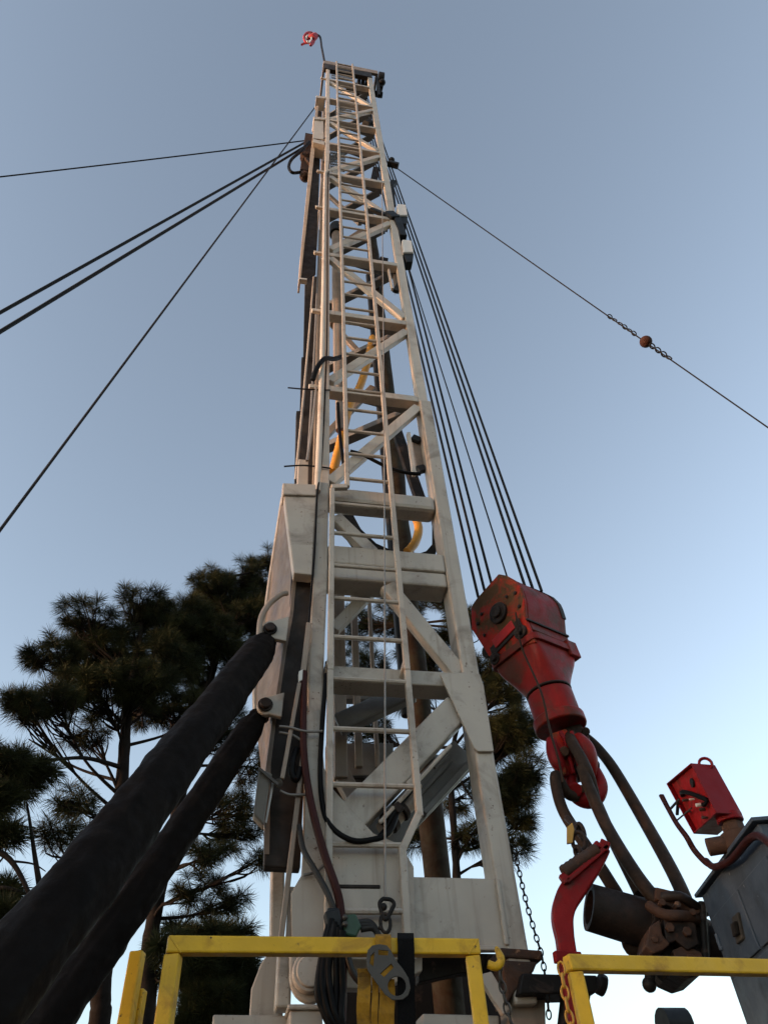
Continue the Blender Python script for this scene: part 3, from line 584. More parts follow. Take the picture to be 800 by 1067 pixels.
for (x, y, r, h) in ((520, 639, .105, .03), (543, 659, .07, .03), (517, 687, .06, .03)):
    c = LF(x, y); b = MB(); b.cyl(c + p_n * h, c - p_n * .02, r, 24); b.cyl(c + p_n * (h + .03), c, r * .55, 12); b.build('axle_end', M['rustdark'], bl, .006, 40)
b = MB(); b.prism([LF(511, 676) + p_n * .003, LF(541, 644) + p_n * .003, LF(545, 652) + p_n * .003, LF(514, 685) + p_n * .003], p_n * .012); b.build('wear_strip', M['rustdark'], bl, .004)
b = MB(); b.prism([LF(514, 668) + p_n * .014, LF(534, 647) + p_n * .014, LF(538, 655) + p_n * .014, LF(518, 676) + p_n * .014], p_n * .012); b.build('nameplate', M['redbright'], bl, .004)
b = MB(); c = LF(492, 655) - p_n * .20; b.cyl(c + p_n * .07, c - p_n * .07, .075, 16); c = LF(496, 674) - p_n * .2; b.cyl(c + p_n * .06, c - p_n * .06, .07, 16); b.build('guide_roller', M['rustdark'], bl, .006, 40)
# dark rope slot over the rounded back and the split line
b = MB(); cc = [(519, 598), (528, 599.5), (536, 604), (543, 612), (547, 626)]
sl_ = [LF(x, y) - p_n * .03 + q_n * .012 - a_dn * .012 for x, y in cc]
b = MB(); b.bar(LF(547.5, 646) + q_n * .012, LF(547.5, 646) - p_n * T_ + q_n * .012, .022, .022, a_dn); b.build('seam', M['rustdark'], bl, .004)
b = MB(); sp = [r[1].lerp(r[2], 0) for r in rings]
band = [rings[k][2] + q_n * .004 for k in range(2, 12)]
b.loft([[p - p_n * .002 + q_n * .006, p + p_n * .05 + q_n * .006, p + p_n * .05 - q_n * .02, p - p_n * .002 - q_n * .02] for p in band]); b.build('rope_slot', M['rustdark'], bl, 0)
b = MB(); c = LF(553, 658) - p_n * (T_ - .0); b.bar(c + p_n * .06 - a_dn * .04, c + p_n * .06 + a_dn * .13, .09, .14, p_n); b.build('clevis', M['red'], bl, .01)
for (x, y) in ((498, 650), (505, 662), (528, 622), (537, 618), (541, 632), (502, 640), (524, 664), (533, 655)):
    c = LF(x, y); b = MB(); b.cyl(c - p_n * .01, c + p_n * .016, .018, 6); b.build('bolt', M['rustdark'], bl, .003, 30)
for (f0, f1) in ((.16, .30), (.36, .50), (.56, .70)):
    c0 = LF(557.5, 669) - a_dn * .10 - p_n * T_ * f0 + q_n * .0; c1_ = LF(557.5, 669) - a_dn * .10 - p_n * T_ * f1
    b = MB(); b.cyl((c0 + c1_) / 2 - q_n * .02, (c0 + c1_) / 2 + q_n * .02, .02, 6); b.build('bolt', M['rustdark'], bl, .003, 30)
# flange and neck
def ringrect(c, hp, hq, rad, e, n=32):
    out = []
    for k in range(n):
        a = 2 * math.pi * k / n; cx, sx = math.cos(a), math.sin(a)
        rx = math.copysign(abs(cx) ** e, cx); ry = math.copysign(abs(sx) ** e, sx)
        out.append(c + p_n * hp * rx + q_n * hq * ry)
    return out
m0 = (LF(511, 687) + LF(557.5, 669)) / 2 - p_n * T_ / 2
hq0 = (LF(511, 687) - LF(557.5, 669)).length / 2
s0 = (m0 - ax0).dot(a_dn)
b = MB(); b.loft([ringrect(m0 - a_dn * .035, T_ / 2 + .02, hq0 + .02, 0, .22), ringrect(m0 + a_dn * .035, T_ / 2 + .02, hq0 + .02, 0, .22)]); b.build('flange', M['red'], bl, .006)
LN = (ax1 - ax0).length; ctr = lambda t: ax0 + a_dn * (LN * t)
b = MB(); k0 = m0 + a_dn * .03; e0 = ctr(.55); rr = []
for i in range(9):
    t = i / 8; s = t ** 1.9; c = k0.lerp(e0, t)
    f_ = t * t * (3 - 2 * t); rr.append(ringrect(c, (T_ / 2 - .01) * (1 - f_) + .195 * f_, (hq0 - .01) * (1 - f_) + .195 * f_, 0, .16 + .84 * s))
b.loft(rr); b.build('neck', M['red'], bl, 0, 50)
b = MB(); b.cyl(ctr(.535), ctr(.562), .203, 32); b.build('collar', M['rustdark'], bl, .006, 40)
b = MB(); b.cyl(ctr(.58), ctr(.93), .20, 32); b.build('swivel_housing', M['red'], bl, .01, 40)
b = MB(); b.cyl(ctr(.90), ctr(1.03), .222, 32); b.build('collar', M['red'], bl, .012, 40)
# hook body
hk = thing('lifting_hook', ctr(1.9), 'red cast hook with side ears hung under the travelling block', 'hook')
def HC(px, py, off=0.0): return PL(px, py, ax1 + Vector((0, off, 0)), Vector((0, 1, 0)))
for off, pts, m_ in ((-.11, ((572, 764), (590, 758), (597, 772), (600, 790), (594, 806), (588, 808), (580, 795), (574, 780)), 'redgrime'), (.02, ((590, 758), (605, 748), (614, 768), (619, 790), (622, 808), (612, 812), (602, 800), (596, 780)), 'red')):
    b = MB(); b.prism([HC(x, y, off) for x, y in pts], Vector((0, .13, 0))); b.build('cheek', M[m_], hk, .02)
b = MB(); b.prism([HC(x, y, -.03) for x, y in ((580, 762), (604, 750), (614, 775), (620, 806), (600, 812), (588, 795))], Vector((0, .1, 0))); b.build('body', M['rustdark'], hk, .02)
def rad(lst, n): 
    return [lst[min(int(i * len(lst) / n), len(lst) - 1)] for i in range(n)]
pth = smoothpath([HC(601, 768, -.14), HC(608, 778, -.18), HC(611, 790, -.18), HC(612, 802, -.15), HC(611, 812, -.1)], 5)
b = MB(); b.tube(pth, [.045 + .04 * math.sin(math.pi * i / (len(pth) - 1)) for i in range(len(pth))], 14); b.build('ear', M['red'], hk, 0, 60)
pth = smoothpath([HC(573, 770, -.12), HC(576, 783, -.15), HC(582, 797, -.15), HC(589, 808, -.1)], 6)
b = MB(); b.tube(pth, [.03 + .03 * math.sin(math.pi * i / (len(pth) - 1)) for i in range(len(pth))], 12); b.build('ear', M['redarm'], hk, 0, 60)
pth = smoothpath([HC(596, 806, -.06), HC(595, 818, -.06), HC(600, 829, -.06), HC(611, 834, -.06), HC(621, 830, -.06), HC(625, 819, -.06), HC(621, 806, -.06), HC(616, 796, -.06)], 5)
b = MB(); b.tube(pth, [.036 + .028 * math.sin(math.pi * i / (len(pth) - 1)) for i in range(len(pth))], 14); b.build('hook_bowl', M['redarm'], hk, 0, 60)
for (x, y, o1, o2, r, m_) in ((599, 823, -.16, .08, .055, 'redarm'), (618, 797, -.1, .18, .05, 'rustdark'), (588, 783, -.19, -.1, .04, 'rust'), (606, 822, -.17, -.10, .03, 'rust'), (584, 803, -.17, -.08, .045, 'redgrime'), (610, 762, -.05, .2, .035, 'rustdark')):
    b = MB(); b.cyl(HC(x, y, o1), HC(x, y, o2), r, 12); b.build('bolt', M[m_], hk, .008, 40)
for (x0, y0, x1, y1, o) in ((577, 770, 585, 800, -.15), (595, 762, 603, 798, -.17), (583, 762, 591, 776, -.15), (588, 772, 597, 806, -.145)):
    b = MB(); b.bar(HC(x0, y0, o), HC(x1, y1, o), .028, .03); b.build('rib', M['redarm'], hk, .006)

# hoist ropes
tops = [P(377, 96, .55), P(379, 97, .55), P(381, 98, .55), P(374, 97, .75), P(376, 98, .75), P(378, 99, .75)]
cen = ax0
def BT(px, py, off): return PL(px, py, cen + p_n * off, p_n)
bots = [BT(547, 612, -.0), BT(555, 614, -.1), BT(564, 616, -.18), BT(498, 622, .12), BT(504.5, 615, .0), BT(512, 609, -.1)]
names = ['leftmost of the three near hoist ropes over the block', 'middle one of the three near hoist ropes over the block', 'rightmost hoist rope over the block',
         'leftmost hoist rope, close beside the right mast leg', 'middle one of the three ropes beside the right mast leg', 'rightmost of the three ropes beside the right mast leg']
for a, b, n in zip(tops, bots, names):
    tag(MB().tube([a, a.lerp(b, .5) - EZ * .02, b], .0155, 8).build('hoist_rope', M['rope'], smooth=60), n, 'wire rope', 'hoist ropes between crown and travelling block')
tag(MB().tube([P(385, 150, .4), BT(529, 604, .0)], .009, 6).build('hoist_rope', M['rope'], smooth=60), 'single thin line ending at the top corner of the block', 'wire rope')
tag(MB().tube(smoothpath([LF(541, 640) + p_n * .05, LF(549, 675) + p_n * .08, Q(563, 720, 5.2), Q(573, 762, 5.2), Q(582, 793, 5.2), Q(586, 815, 5.2)], 5), .009, 6).build('cable', M['rustlink'], smooth=60), 'thin brown line hanging down the face of the red block', 'line')

# ------------------------------------------------------------------ elevator links and elevator
YE = 5.0
def link(pts, r, label, name='elevator_link'):
    return tag(MB().tube(smoothpath(pts, 6), r, 12, closed=False).build(name, M['rustlink'], smooth=60), label, 'steel link', 'steel links between hook and elevator')
link([Q(620, 838, 5.35), Q(614, 812, 5.2), Q(606, 792, 5.22), Q(597, 776, 5.3), Q(594, 766, 5.5), Q(602, 764, 5.75), Q(614, 772, 5.8), Q(626, 784, 5.75), Q(642, 806, 5.6), Q(678, 868, 5.3), Q(700, 908, 5.1), Q(713, 936, 5.0), Q(717, 950, 5.0), Q(708, 956, 4.95)], .045, 'longer looped steel link, its right rod curving away alone')
link([Q(606, 800, 5.2), Q(614, 822, 5.15), Q(630, 858, 5.05), Q(656, 902, 4.9), Q(678, 932, 4.8), Q(700, 952, 4.78)], .044, 'thickest straight steel link running from the hook ear to the elevator body')
link([Q(600, 830, 5.45), Q(590, 826, 5.4), Q(579, 808, 5.35), Q(579.5, 822, 5.3), Q(588, 848, 5.2), Q(612, 884, 5.1), Q(634, 918, 5.0), Q(648, 944, 4.98), Q(655, 985, 5.0), Q(668, 990, 5.0)], .042, 'leftmost steel link, passing behind the red arm')
link([Q(622, 838, 5.3), Q(636, 870, 5.2), Q(652, 902, 5.1), Q(667, 932, 5.0)], .042, 'short steel link close beside the thickest one')
el = thing('elevator', Q(695, 1020, 4.95), 'heavy rusty pipe elevator with a pipe stub, hanging between links', 'elevator')
def E_(px, py, off=0.0): return Q(px, py, 4.95 + off)
b = MB(); b.prism([E_(x, y, -.20) for x, y in ((681, 924), (714, 932), (732, 948), (738, 962), (740, 994), (729, 1016), (716, 1020), (700, 1013), (684, 998), (671, 988), (674, 972), (682, 956))], Vector((.02, .46, .02))); b.build('body', M['rustdark'], el, .007)
b = MB(); b.prism([E_(x, y, -.26) for x, y in ((683, 924), (712, 931), (730, 947), (728, 953), (700, 946), (682, 936))], Vector((.02, .3, 0))); b.build('top_plate', M['rust'], el, .007)
b = MB(); b.prism([E_(x, y, -.30) for x, y in ((690, 956), (706, 955), (724, 962), (728, 984), (716, 990), (704, 980), (694, 984))], Vector((.0, .12, 0))); b.build('door', M['rustdark'], el, .007)
b = MB(); b.prism([E_(x, y, -.32) for x, y in ((676, 966), (687, 958), (690, 974), (698, 984), (690, 990), (680, 994), (672, 986))], Vector((0, .3, 0))); b.build('jaw', M['rust'], el, .007)
b = MB(); b.prism([E_(x, y, -.28) for x, y in ((700, 990), (714, 984), (730, 992), (734, 1002), (722, 1014), (706, 1008))], Vector((0, .2, 0))); b.build('latch_block', M['rust'], el, .007)
b = MB(); A_, B_ = E_(613, 945, -.05), E_(688, 967, .0); dn = (B_ - A_).normalized()
x = dn.cross(EZ).normalized(); y = dn.cross(x); rings = []
for (t, r) in ((.004, .098), (0, .125), (.0, .135), (.45, .138), (1, .142)):
    c = A_ + (B_ - A_) * t; rings.append([c + (x * math.cos(2 * math.pi * k / 28) + y * math.sin(2 * math.pi * k / 28)) * r for k in range(28)])
rings.insert(0, [A_ + (B_ - A_) * .4 + (x * math.cos(2 * math.pi * k / 28) + y * math.sin(2 * math.pi * k / 28)) * .095 for k in range(28)])
b.loft(rings); b.build('pipe_stub', M['rustdark'], el, 0, 40)
b = MB(); b.tube([E_(677, 1000, -.1), E_(676.5, 1024, -.1)], .03, 10); b.sphere(E_(676, 1026, -.1), .04, 8); b.bar(E_(688, 1008, -.1), E_(696, 1016, -.1), .08, .08); b.build('handle', M['darksteel'], el, .004, 40)
b = MB(); b.tube(smoothpath([E_(690, 935, -.25), E_(708, 934, -.3), E_(724, 944, -.25), E_(735, 950, -.1)], 4), .028, 10); b.build('ear', M['rustdark'], el, 0, 60)
b = MB(); b.tube(smoothpath([E_(676, 944, -.22), E_(692, 953, -.31), E_(716, 955, -.30), E_(738, 964, -.1)], 4), .03, 10); b.build('ear', M['rust'], el, 0, 60)
b = MB(); c = E_(738, 985, -.05); b.sphere(c, .13, 9); b.build('hinge_knuckle', M['rustdark'], el, 0, 60)

for (x, y, r_) in ((690, 940, .02), (706, 942, .02), (722, 950, .02), (698, 966, .026), (716, 970, .026), (682, 978, .022), (720, 1000, .03), (690, 1002, .022)):
    c = E_(x, y, -.33); b = MB(); b.cyl(c, c + Vector((0, .12, 0)), r_, 6); b.build('nut', M['rust'], el, .003, 30)
b = MB(); b.cyl(E_(731, 940, -.24), E_(735, 1008, -.24), .022, 12); b.build('hinge_pin', M['darksteel'], el, .003, 40)
b = MB(); A2 = A_ + (B_ - A_) * .78; b.cyl(A2, A2 + dn * .05, .16, 28); b.build('collar', M['rustdark'], el, .006, 40)

# small shackle, tag and red arm
sk = thing('shackle', Q(601, 892, 4.85), 'small shackle and ring with a dull yellow tag above the red arm', 'shackle')
b = MB(); b.ring(Q(603, 877, 4.85), Vector((.3, 1, .2)), .042, .014, 16, 8, 1.4, (.2, 0, 1)); b.ring(Q(605, 866, 4.87), Vector((1, .3, .2)), .035, .013, 14, 8, 1.4, (.2, 0, 1)); b.ring(Q(602, 888, 4.84), Vector((1, .3, .2)), .035, .014, 14, 8); b.tube([Q(590, 852, 5.05), Q(603, 864, 4.87)], .022, 8); b.build('ring', M['rustdark'], sk, 0, 60)
b = MB(); b.prism([Q(590, 862, 4.82), Q(596, 857, 4.82), Q(598, 864, 4.82), Q(596, 878, 4.82), Q(590, 879, 4.82)], Vector((.004, .02, 0))); b.build('tag', M['tagyellow'], sk, .003)
YA = 4.75
ar = thing('tong_arm', Q(600, 1075, YA), 'curved red steel arm with a rusty roller at its top', 'arm')
cl = smoothpath([Q(627, 884, YA), Q(615, 902, YA), Q(601, 921, YA), Q(590, 938, YA), Q(585.5, 956, YA), Q(588, 978, YA), Q(592, 1005, YA), Q(597, 1035, YA), Q(602, 1072, YA)], 6)
rings = []
for i, c in enumerate(cl):
    t = (cl[min(i + 1, len(cl) - 1)] - cl[max(i - 1, 0)]).normalized(); yv = Vector((0, 1, 0)); yv = (yv - t * yv.dot(t)).normalized(); xv = t.cross(yv)
    hw = .05 + .02 * math.sin(math.pi * min(1, i / 30))
    rings.append([c + xv * hw - yv * .06, c + xv * hw + yv * .06, c - xv * hw + yv * .06, c - xv * hw - yv * .06])
MB().loft(rings).build('bar', M['redarm'], ar, .01)
b = MB(); b.bar(Q(590, 919, YA - .07), Q(633, 882, YA - .07), .03, .05, Vector((0, 1, 0))); b.bar(Q(585, 911, YA - .07), Q(591, 920, YA - .07), .05, .05, Vector((0, 1, 0))); b.bar(Q(624, 879, YA - .07), Q(634, 884, YA - .07), .06, .05, Vector((0, 1, 0))); b.build('roller_frame', M['redarm'], ar, .006)
rp_ = [Q(586, 909, YA - .07).lerp(Q(622, 885, YA - .07), t / 16) for t in range(17)]
MB().tube(rp_, [.036 + .004 * (k % 2) for k in range(17)], 14).build('roller', M['rust'], ar, 0, 30)
b = MB(); b.bar(Q(590, 992, YA - .06), Q(592, 1004, YA - .06), .16, .05); b.build('strap_band', M['redarm'], ar, .006)

# ------------------------------------------------------------------ blue grey cabinet and red box
X0, YN = 1.71, 3.62          # left face plane x, near edge y
def CL(px, py): return PL(px, py, Vector((X0, 0, 0)), Vector((1, 0, 0)))
ct_ = CL(788, 858); zt = ct_.z; yn = ct_.y; yf = CL(725, 919).y
cb = thing('control_cabinet', Vector((X0 + .35, (yn + yf) / 2, 1.3)), 'blue-grey steel control cabinet with scuffed doors at the right edge', 'cabinet')
def cbox(x0, x1, y0, y1, z0, z1): 
    return MB().prism([(x0, y0, z0), (x1, y0, z0), (x1, y1, z0), (x0, y1, z0)], Vector((0, 0, z1 - z0)))
cbox(X0, X0 + .7, yn, yf, 1.2, zt).build('body', M['cab'], cb, .012)
cbox(X0 - .03, X0 + .73, yn - .03, yf + .03, zt + .002, zt + .022).build('top_plate', M['cab'], cb, .004)
L1 = CL(737.5, 944).z
dl, dr_ = CL(737, 944).y - .02, yn + .03; ym = CL(768, 921).y
for (y0, y1) in ((ym + .012, dl), (dr_, ym - .012)):
    dd = cbox(X0 - .014, X0 - .001, y0, y1, CL(768, 1012).z, zt - .14).build('door', M['cab'], cb, .004)
    if y0 > ym:
        h = MB(); h.prism([CL(767, 955), CL(773, 950), CL(779, 978), CL(772, 984)], Vector((-.03, 0, 0))); ho = h.build('latch', M['zinc'], dd, .006)
        h = MB(); h.prism([CL(770, 962) - Vector((.032, 0, 0)), CL(774, 959) - Vector((.032, 0, 0)), CL(777, 973) - Vector((.032, 0, 0)), CL(773, 976) - Vector((.032, 0, 0))], Vector((-.02, 0, 0))); h.build('latch_lever', M['darksteel'], dd, .004)
        for zz in (zt - .3, zt - .8):
            MB().cyl((X0 - .02, dl - .01, zz), (X0 - .02, dl - .01, zz + .08), .012, 10).build('hinge', M['cab'], dd, 0, 40)
cbox(X0 - .012, X0 - .001, dr_, dl, 1.25, CL(768, 1018).z).build('lower_panel', M['cab'], cb, .004)
def CX(px, py, dx): return PL(px, py, Vector((X0 - dx, 0, 0)), Vector((1, 0, 0)))
hose('hose', [CX(735, 897, .05), CX(742, 903, .05), CX(750, 902, .05), CX(760, 897, .05), CX(768, 889, .05), CX(775, 880, .05), CX(782, 873, .05), CX(790, 871, .06), CX(798, 876, .08), CX(808, 886, .10)], .019, 'redhose', 'dark red hose clipped along the cabinet edge below the red box', n=6)
for k_ in range(2):
    hose('cable', [CX(688 + 1.5 * k_, 829, .12), CX(695 + k_, 842, .12), CX(704 + k_, 858, .11), CX(714 + 1.6 * k_, 872, .10), CX(722 + 2 * k_, 886, .08), CX(734 + 2 * k_, 899, .06), CX(742 + k_, 903, .05)], .013, 'redhose', ['cut red cable left of the red box, its free end higher', 'second red cable left of the red box, close beside the cut one'][k_], 'cable', n=6)
XB = 1.66
def RB(px, py): return PL(px, py, Vector((XB, 0, 0)), Vector((1, 0, 0)))
TL_, TR_, BR_, BL_ = RB(693.5, 816.5), RB(719, 795), RB(746, 847), RB(722, 869)
XV = PL(744.5, 797, TR_, EZ) - TR_; bx = XV.length
y0, y1 = (TR_.y + BR_.y) / 2, (TL_.y + BL_.y) / 2; z0, z1 = (BR_.z + BL_.z) / 2, (TR_.z + TL_.z) / 2
rb = thing('gauge_box', Vector((XB + .12, (y0 + y1) / 2, zt + .02)), 'red steel gauge box with a hooked top on a rusty pipe stem', 'box')
quad = [TL_, TR_, BR_, BL_]; qc = sum(quad, Vector()) / 4
b = MB()
for i_ in range(4):
    p_, r_ = quad[i_], quad[(i_ + 1) % 4]; b.prism([p_, r_, r_ + (qc - r_) * .05, p_ + (qc - p_) * .05], XV)
b.prism([p + (qc - p) * .06 + XV * .92 for p in quad], XV * .07); b.build('case', M['redbox'], rb, .003)
MB().prism([p + (qc - p) * .06 + Vector((.026, 0, 0)) for p in quad], Vector((.012, 0, 0))).build('face_plate', M['redarm2'], rb, .002)
ymid = (y0 + y1) / 2; zm = (z0 + z1) / 2
gh = RB(717.5, 816); MB().cyl((XB + .0255, gh.y, gh.z), (XB + .012, gh.y, gh.z), .026, 18).build('gauge_hole', M['black'], rb, .002, 40)
b = MB(); b.tube(smoothpath([RB(707, 829) + Vector((.02, 0, 0)), RB(712, 825) + Vector((-.01, 0, 0)), RB(722, 827) + Vector((-.01, 0, 0)), RB(733, 834) + Vector((.02, 0, 0))], 5), .013, 8); b.tube(smoothpath([RB(733, 834) + Vector((.02, 0, 0)), RB(734, 839) + Vector((-.005, 0, 0)), RB(728, 838) + Vector((.02, 0, 0))], 5), .010, 8); b.build('cable', M['rubber'], rb, 0, 60)
for (x, y, r_, m_) in ((712, 834, .008, 'zinc'), (726, 839, .011, 'plastic'), (729.5, 843.5, .009, 'rust'), (719, 833, .006, 'plastic'), (732, 852, .007, 'zinc'), (715.5, 846, .005, 'zinc')):
    c = RB(x, y); b = MB(); b.cyl(c + Vector((.025, 0, 0)), c + Vector((-.008, 0, 0)), r_, 10); b.build('fitting', M[m_], rb, .002, 40)
b = MB(); b.bar(RB(708, 856) + Vector((-.03, 0, 0)), RB(720, 842) + Vector((-.0, 0, 0)), .008, .008, EZ); b.bar(RB(701, 843) + Vector((-.02, 0, 0)), RB(707, 833) + Vector((-.0, 0, 0)), .012, .012, EZ); b.bar(RB(705, 849) + Vector((.0, 0, 0)), RB(706, 836) + Vector((.0, 0, 0)), .018, .012, EZ); b.build('bracket', M['zinc'], rb, .002)
MB().ring((XB + .10, TR_.y + .04, TR_.z + .005), (.2, 1, 0), .035, .009, 16, 6).build('lifting_eye', M['redbox'], rb, 0, 60)
sx, sy = XB + .10, BR_.y + .10
b = MB(); b.cyl((sx, sy, zt + .02), (sx, sy, z0), .045, 16); b.cyl((sx, sy, z0 - .10), (sx, sy, z0 - .06), .062, 8); b.cyl((sx, sy, zt + .022), (sx, sy, zt + .10), .085, 16); b.cyl((sx, sy, zt + .055), (sx - .16, sy + .04, zt + .055), .045, 14); b.build('stem', M['rust'], rb, .004, 40)
b = MB(); b.cyl((sx, sy, z0 - .045), (sx, sy, z0 - .001), .07, 16); b.build('socket', M['redbox'], rb, .004, 40)

# ------------------------------------------------------------------ deck, rails
dk = thing('rig_deck', Vector((0, 3.6, 0)), 'white steel beams and rusty brackets of the rig deck under the mast', 'deck')
b = MB(); b.prism([P(222, 1057, .1), P(300, 1058, .1), P(300, 1095, .1), P(222, 1095, .1)], EV * .5); b.build('beam', M['white'], dk, .01)
b = MB(); b.prism([P(300, 1046, -.12), P(336, 1046, -.12), P(336, 1052, -.12), P(300, 1052, -.12)], EV * .4); b.prism([P(302, 1052.5, -.10), P(336, 1052.5, -.10), P(337, 1100, -.10), P(302, 1100, -.10)], EV * .3); b.build('bearing_block', M['white'], dk, .01)
b = MB(); b.prism([P(440, 1056, .1), P(520, 1058, .1), P(520, 1100, .1), P(440, 1100, .1)], EV * .2); b.build('beam', M['white'], dk, .01)
b = MB(); b.prism([P(521, 987, -.05), P(565, 990, -.05), P(566, 1000, -.05), P(521, 997, -.05)], EV * .3); b.prism([P(525, 1000, -.04), P(560, 1002, -.04), P(556, 1012, -.04), P(545, 1022, -.04), P(536, 1034, -.04), P(528, 1046, -.04)], EV * .25); b.build('bracket', M['rust'], dk, .012)
b = MB(); b.prism([P(527, 1024, .05), P(568, 1030, .05), P(570, 1100, .05), P(536, 1100, .05)], EV * .2); b.build('post', M['wornbeige'], dk, .015)
b = MB(); b.prism([P(544, 1014, -.10), P(622, 1016, -.10), P(622, 1034, -.10), P(540, 1036, -.10)], EV * .25); b.cyl(P(622, 1024, -.12), P(630, 1028, -.12), .06, 14); b.prism([P(590, 1034, -.08), P(616, 1034, -.08), P(612, 1060, -.08), P(596, 1090, -.08), P(584, 1090, -.08)], EV * .12); b.build('tong_mount', M['darksteel'], dk, .01)
b = MB(); b.prism([P(436, 992, .25), P(540, 994, .25), P(530, 1012, .25), P(480, 1014, .25), P(436, 1024, .25)], EV * .1); b.build('dark_plate', M['darksteel'], dk, .008)
b = MB(); b.prism([P(498, 1016, .0), P(512, 1012, .0), P(534, 1050, .0), P(524, 1058, .0)], EV * .05); b.build('brace', M['white'], dk, .006)
b = MB(); b.prism([P(345, 990, .1), P(440, 990, .1), P(440, 1012, .1), P(400, 1030, .1), P(345, 1030, .1)], EV * .1); b.build('foot_beam', M['white'], dk, .008)
b = MB(); b.tube([P(690, 1069, .3), P(715, 1069, .3)], .10, 16); b.build('roller', M['black'], dk, 0, 40)
deckz = 1.05
b = MB(); b.prism([P(345, 1004, 1.5), P(440, 1002, 1.5), P(536, 1000, 1.5), P(536, 1100, 1.5), P(345, 1100, 1.5)], EV * .4); b.build('winch_housing', M['darksteel'], dk, .02)
b = MB(); b.prism([P(430, 992, .9), P(526, 995, .9), P(526, 1008, .9), P(430, 1012, .9)], EV * .15); b.build('cross_member', M['darkbrown'], dk, .01)
fl_ = MB(); fl_.prism([(-2.6, 2.75, deckz - .12), (2.6, 2.75, deckz - .12), (2.6, 6.6, deckz - .12), (-2.6, 6.6, deckz - .12)], EZ * .12); fl_.build('floor_plate', M['darksteel'], dk, .01)
for (x, y) in ((-2.4, 3.0), (2.4, 3.0), (-2.4, 6.3), (2.4, 6.3)): MB().bar((x, y, 0), (x, y, deckz - .121), .16, .16).build('support_leg', M['darksteel'], dk, .01)
def rail(name, label, pts, posts, t, h, pw=None):
    root = thing(name, Vector((pts[0].x, pts[0].y, deckz)), label, 'guard rail', 'yellow guard rails round the deck')
    for a, b in zip(pts[:-1], pts[1:]): 
        MB().bar(a, b, h, t, EZ.cross((b - a).normalized())).build('top_rail', M['yellow'], root, .007)
    for p, cut in posts: MB().bar(Vector((p.x, p.y, deckz)), Vector((p.x, p.y, p.z + cut)), t, t, Vector((0, 1, 0))).build('post', M['yellow'], root, .007)
    return root
T2 = .060
zr2 = H(300, 985, 3.2).z
def atz(px, py, z): d = ray(px, py); return EYE + d * ((z - CAMZ) / d.z)
a2, b2 = atz(174, 985.5, zr2 - .0), atz(498, 988, zr2)
ra = rail('guard_rail', 'yellow guard rail straight across in front of the mast foot', [a2, b2], [(a2 + (b2 - a2).normalized() * T2 / 2, -T2 / 2 - .002), (b2 - (b2 - a2).normalized() * T2 / 2, -T2 / 2 - .002)], T2, T2)
for e_, sg in ((a2, 1), (b2, -1)):
    dd_ = (b2 - a2).normalized() * sg; c_ = e_ - Vector((0, T2 * .0, 0)); nf = (b2 - a2).cross(EZ).normalized()
    wb = MB(); wb.bar(c_ + dd_ * .004 + EZ * (.03 - .003) + nf * .03, c_ + dd_ * (.06 - .003) - EZ * .03 + nf * .03, .006, .004, nf); wb.build('weld_bead', M['yellow'], ra, .001)
b = MB(); c = b2 + Vector((.03, -.0, -.06)); b.tube(smoothpath([c, c + Vector((.035, 0, -.012)), c + Vector((.058, 0, .012)), c + Vector((.045, 0, .06))], 5), [.017] * 12 + [.015, .013, .010, .006], 10); b.build('hook', M['yellow'], ra, 0, 60)
T2 = .054
zr3 = H(700, 1003, 3.3).z
a3, b3 = atz(590, 1004, zr3), atz(860, 1010, zr3 - .0)
d3 = (b3 - a3).normalized()
rail('guard_rail', 'yellow guard rail in front of the elevator and cabinet, running out of view right', [a3, b3], [(a3 + d3 * T2 / 2, -T2 / 2 - .002), (b3 - d3 * T2 / 2, -T2 / 2 - .002)], T2, T2)
c1 = H(144, 992, 3.4)
lp_ = thing('guard_rail', Vector((c1.x, c1.y, deckz)), 'lone yellow rail post left of the mast, with a shorter post behind it', 'guard rail', 'yellow guard rails round the deck')
MB().bar(Vector((c1.x, c1.y, deckz)), c1, .054, .054, Vector((0, 1, 0))).build('post', M['yellow'], lp_, .007)
c2 = H(149, 1034, 3.4 + .09); MB().bar(Vector((c2.x, c1.y + .06, deckz)), Vector((c2.x, c1.y + .06, c2.z)), .05, .054, Vector((0, 1, 0))).build('post', M['yellow'], lp_, .007)

# ------------------------------------------------------------------ chains
def chain(name, pts, size, m, label):
    path = smoothpath(pts, 14); b = MB(); L = 0; out = [path[0]]; step = size * 2.3
    acc = 0
    for p, q in zip(path[:-1], path[1:]):
        seg = (q - p).length; d = 0
        while acc + seg - d >= step: 
            d += step - acc; acc = 0; out.append(p.lerp(q, d / seg))
        acc += seg - d
    for i in range(len(out) - 1):
        t = (out[i + 1] - out[i]).normalized(); s = t.cross(Vector((.3, .9, .1))).normalized(); n2 = s if i % 2 else t.cross(s)
        b.ring(out[i], n2, size * .8, size * .27, 12, 6, 1.75, t)
    return tag(b.build(name, M[m], smooth=60), label, 'chain')
chain('chain', [P(536, 886, .05), P(541, 910, .03), P(548, 940, .0), P(557, 972, -.02), P(565, 1000, -.05), P(570, 1040, -.05), P(572, 1066, -.05)], .018, 'darksteel', 'dark chain hanging down beside the right mast leg')
hk_ = b2 + Vector((.075, .0, -.07))
chain('chain', [hk_, hk_ + Vector((.01, .02, -.15)), hk_ + Vector((.05, .02, -.36)), hk_ + Vector((.09, .02, -.6))], .016, 'zinc', 'grey chain dangling from the yellow hook on the rail')
p3 = a3 + d3 * T2 / 2 + Vector((-.052, -.03, -.02))
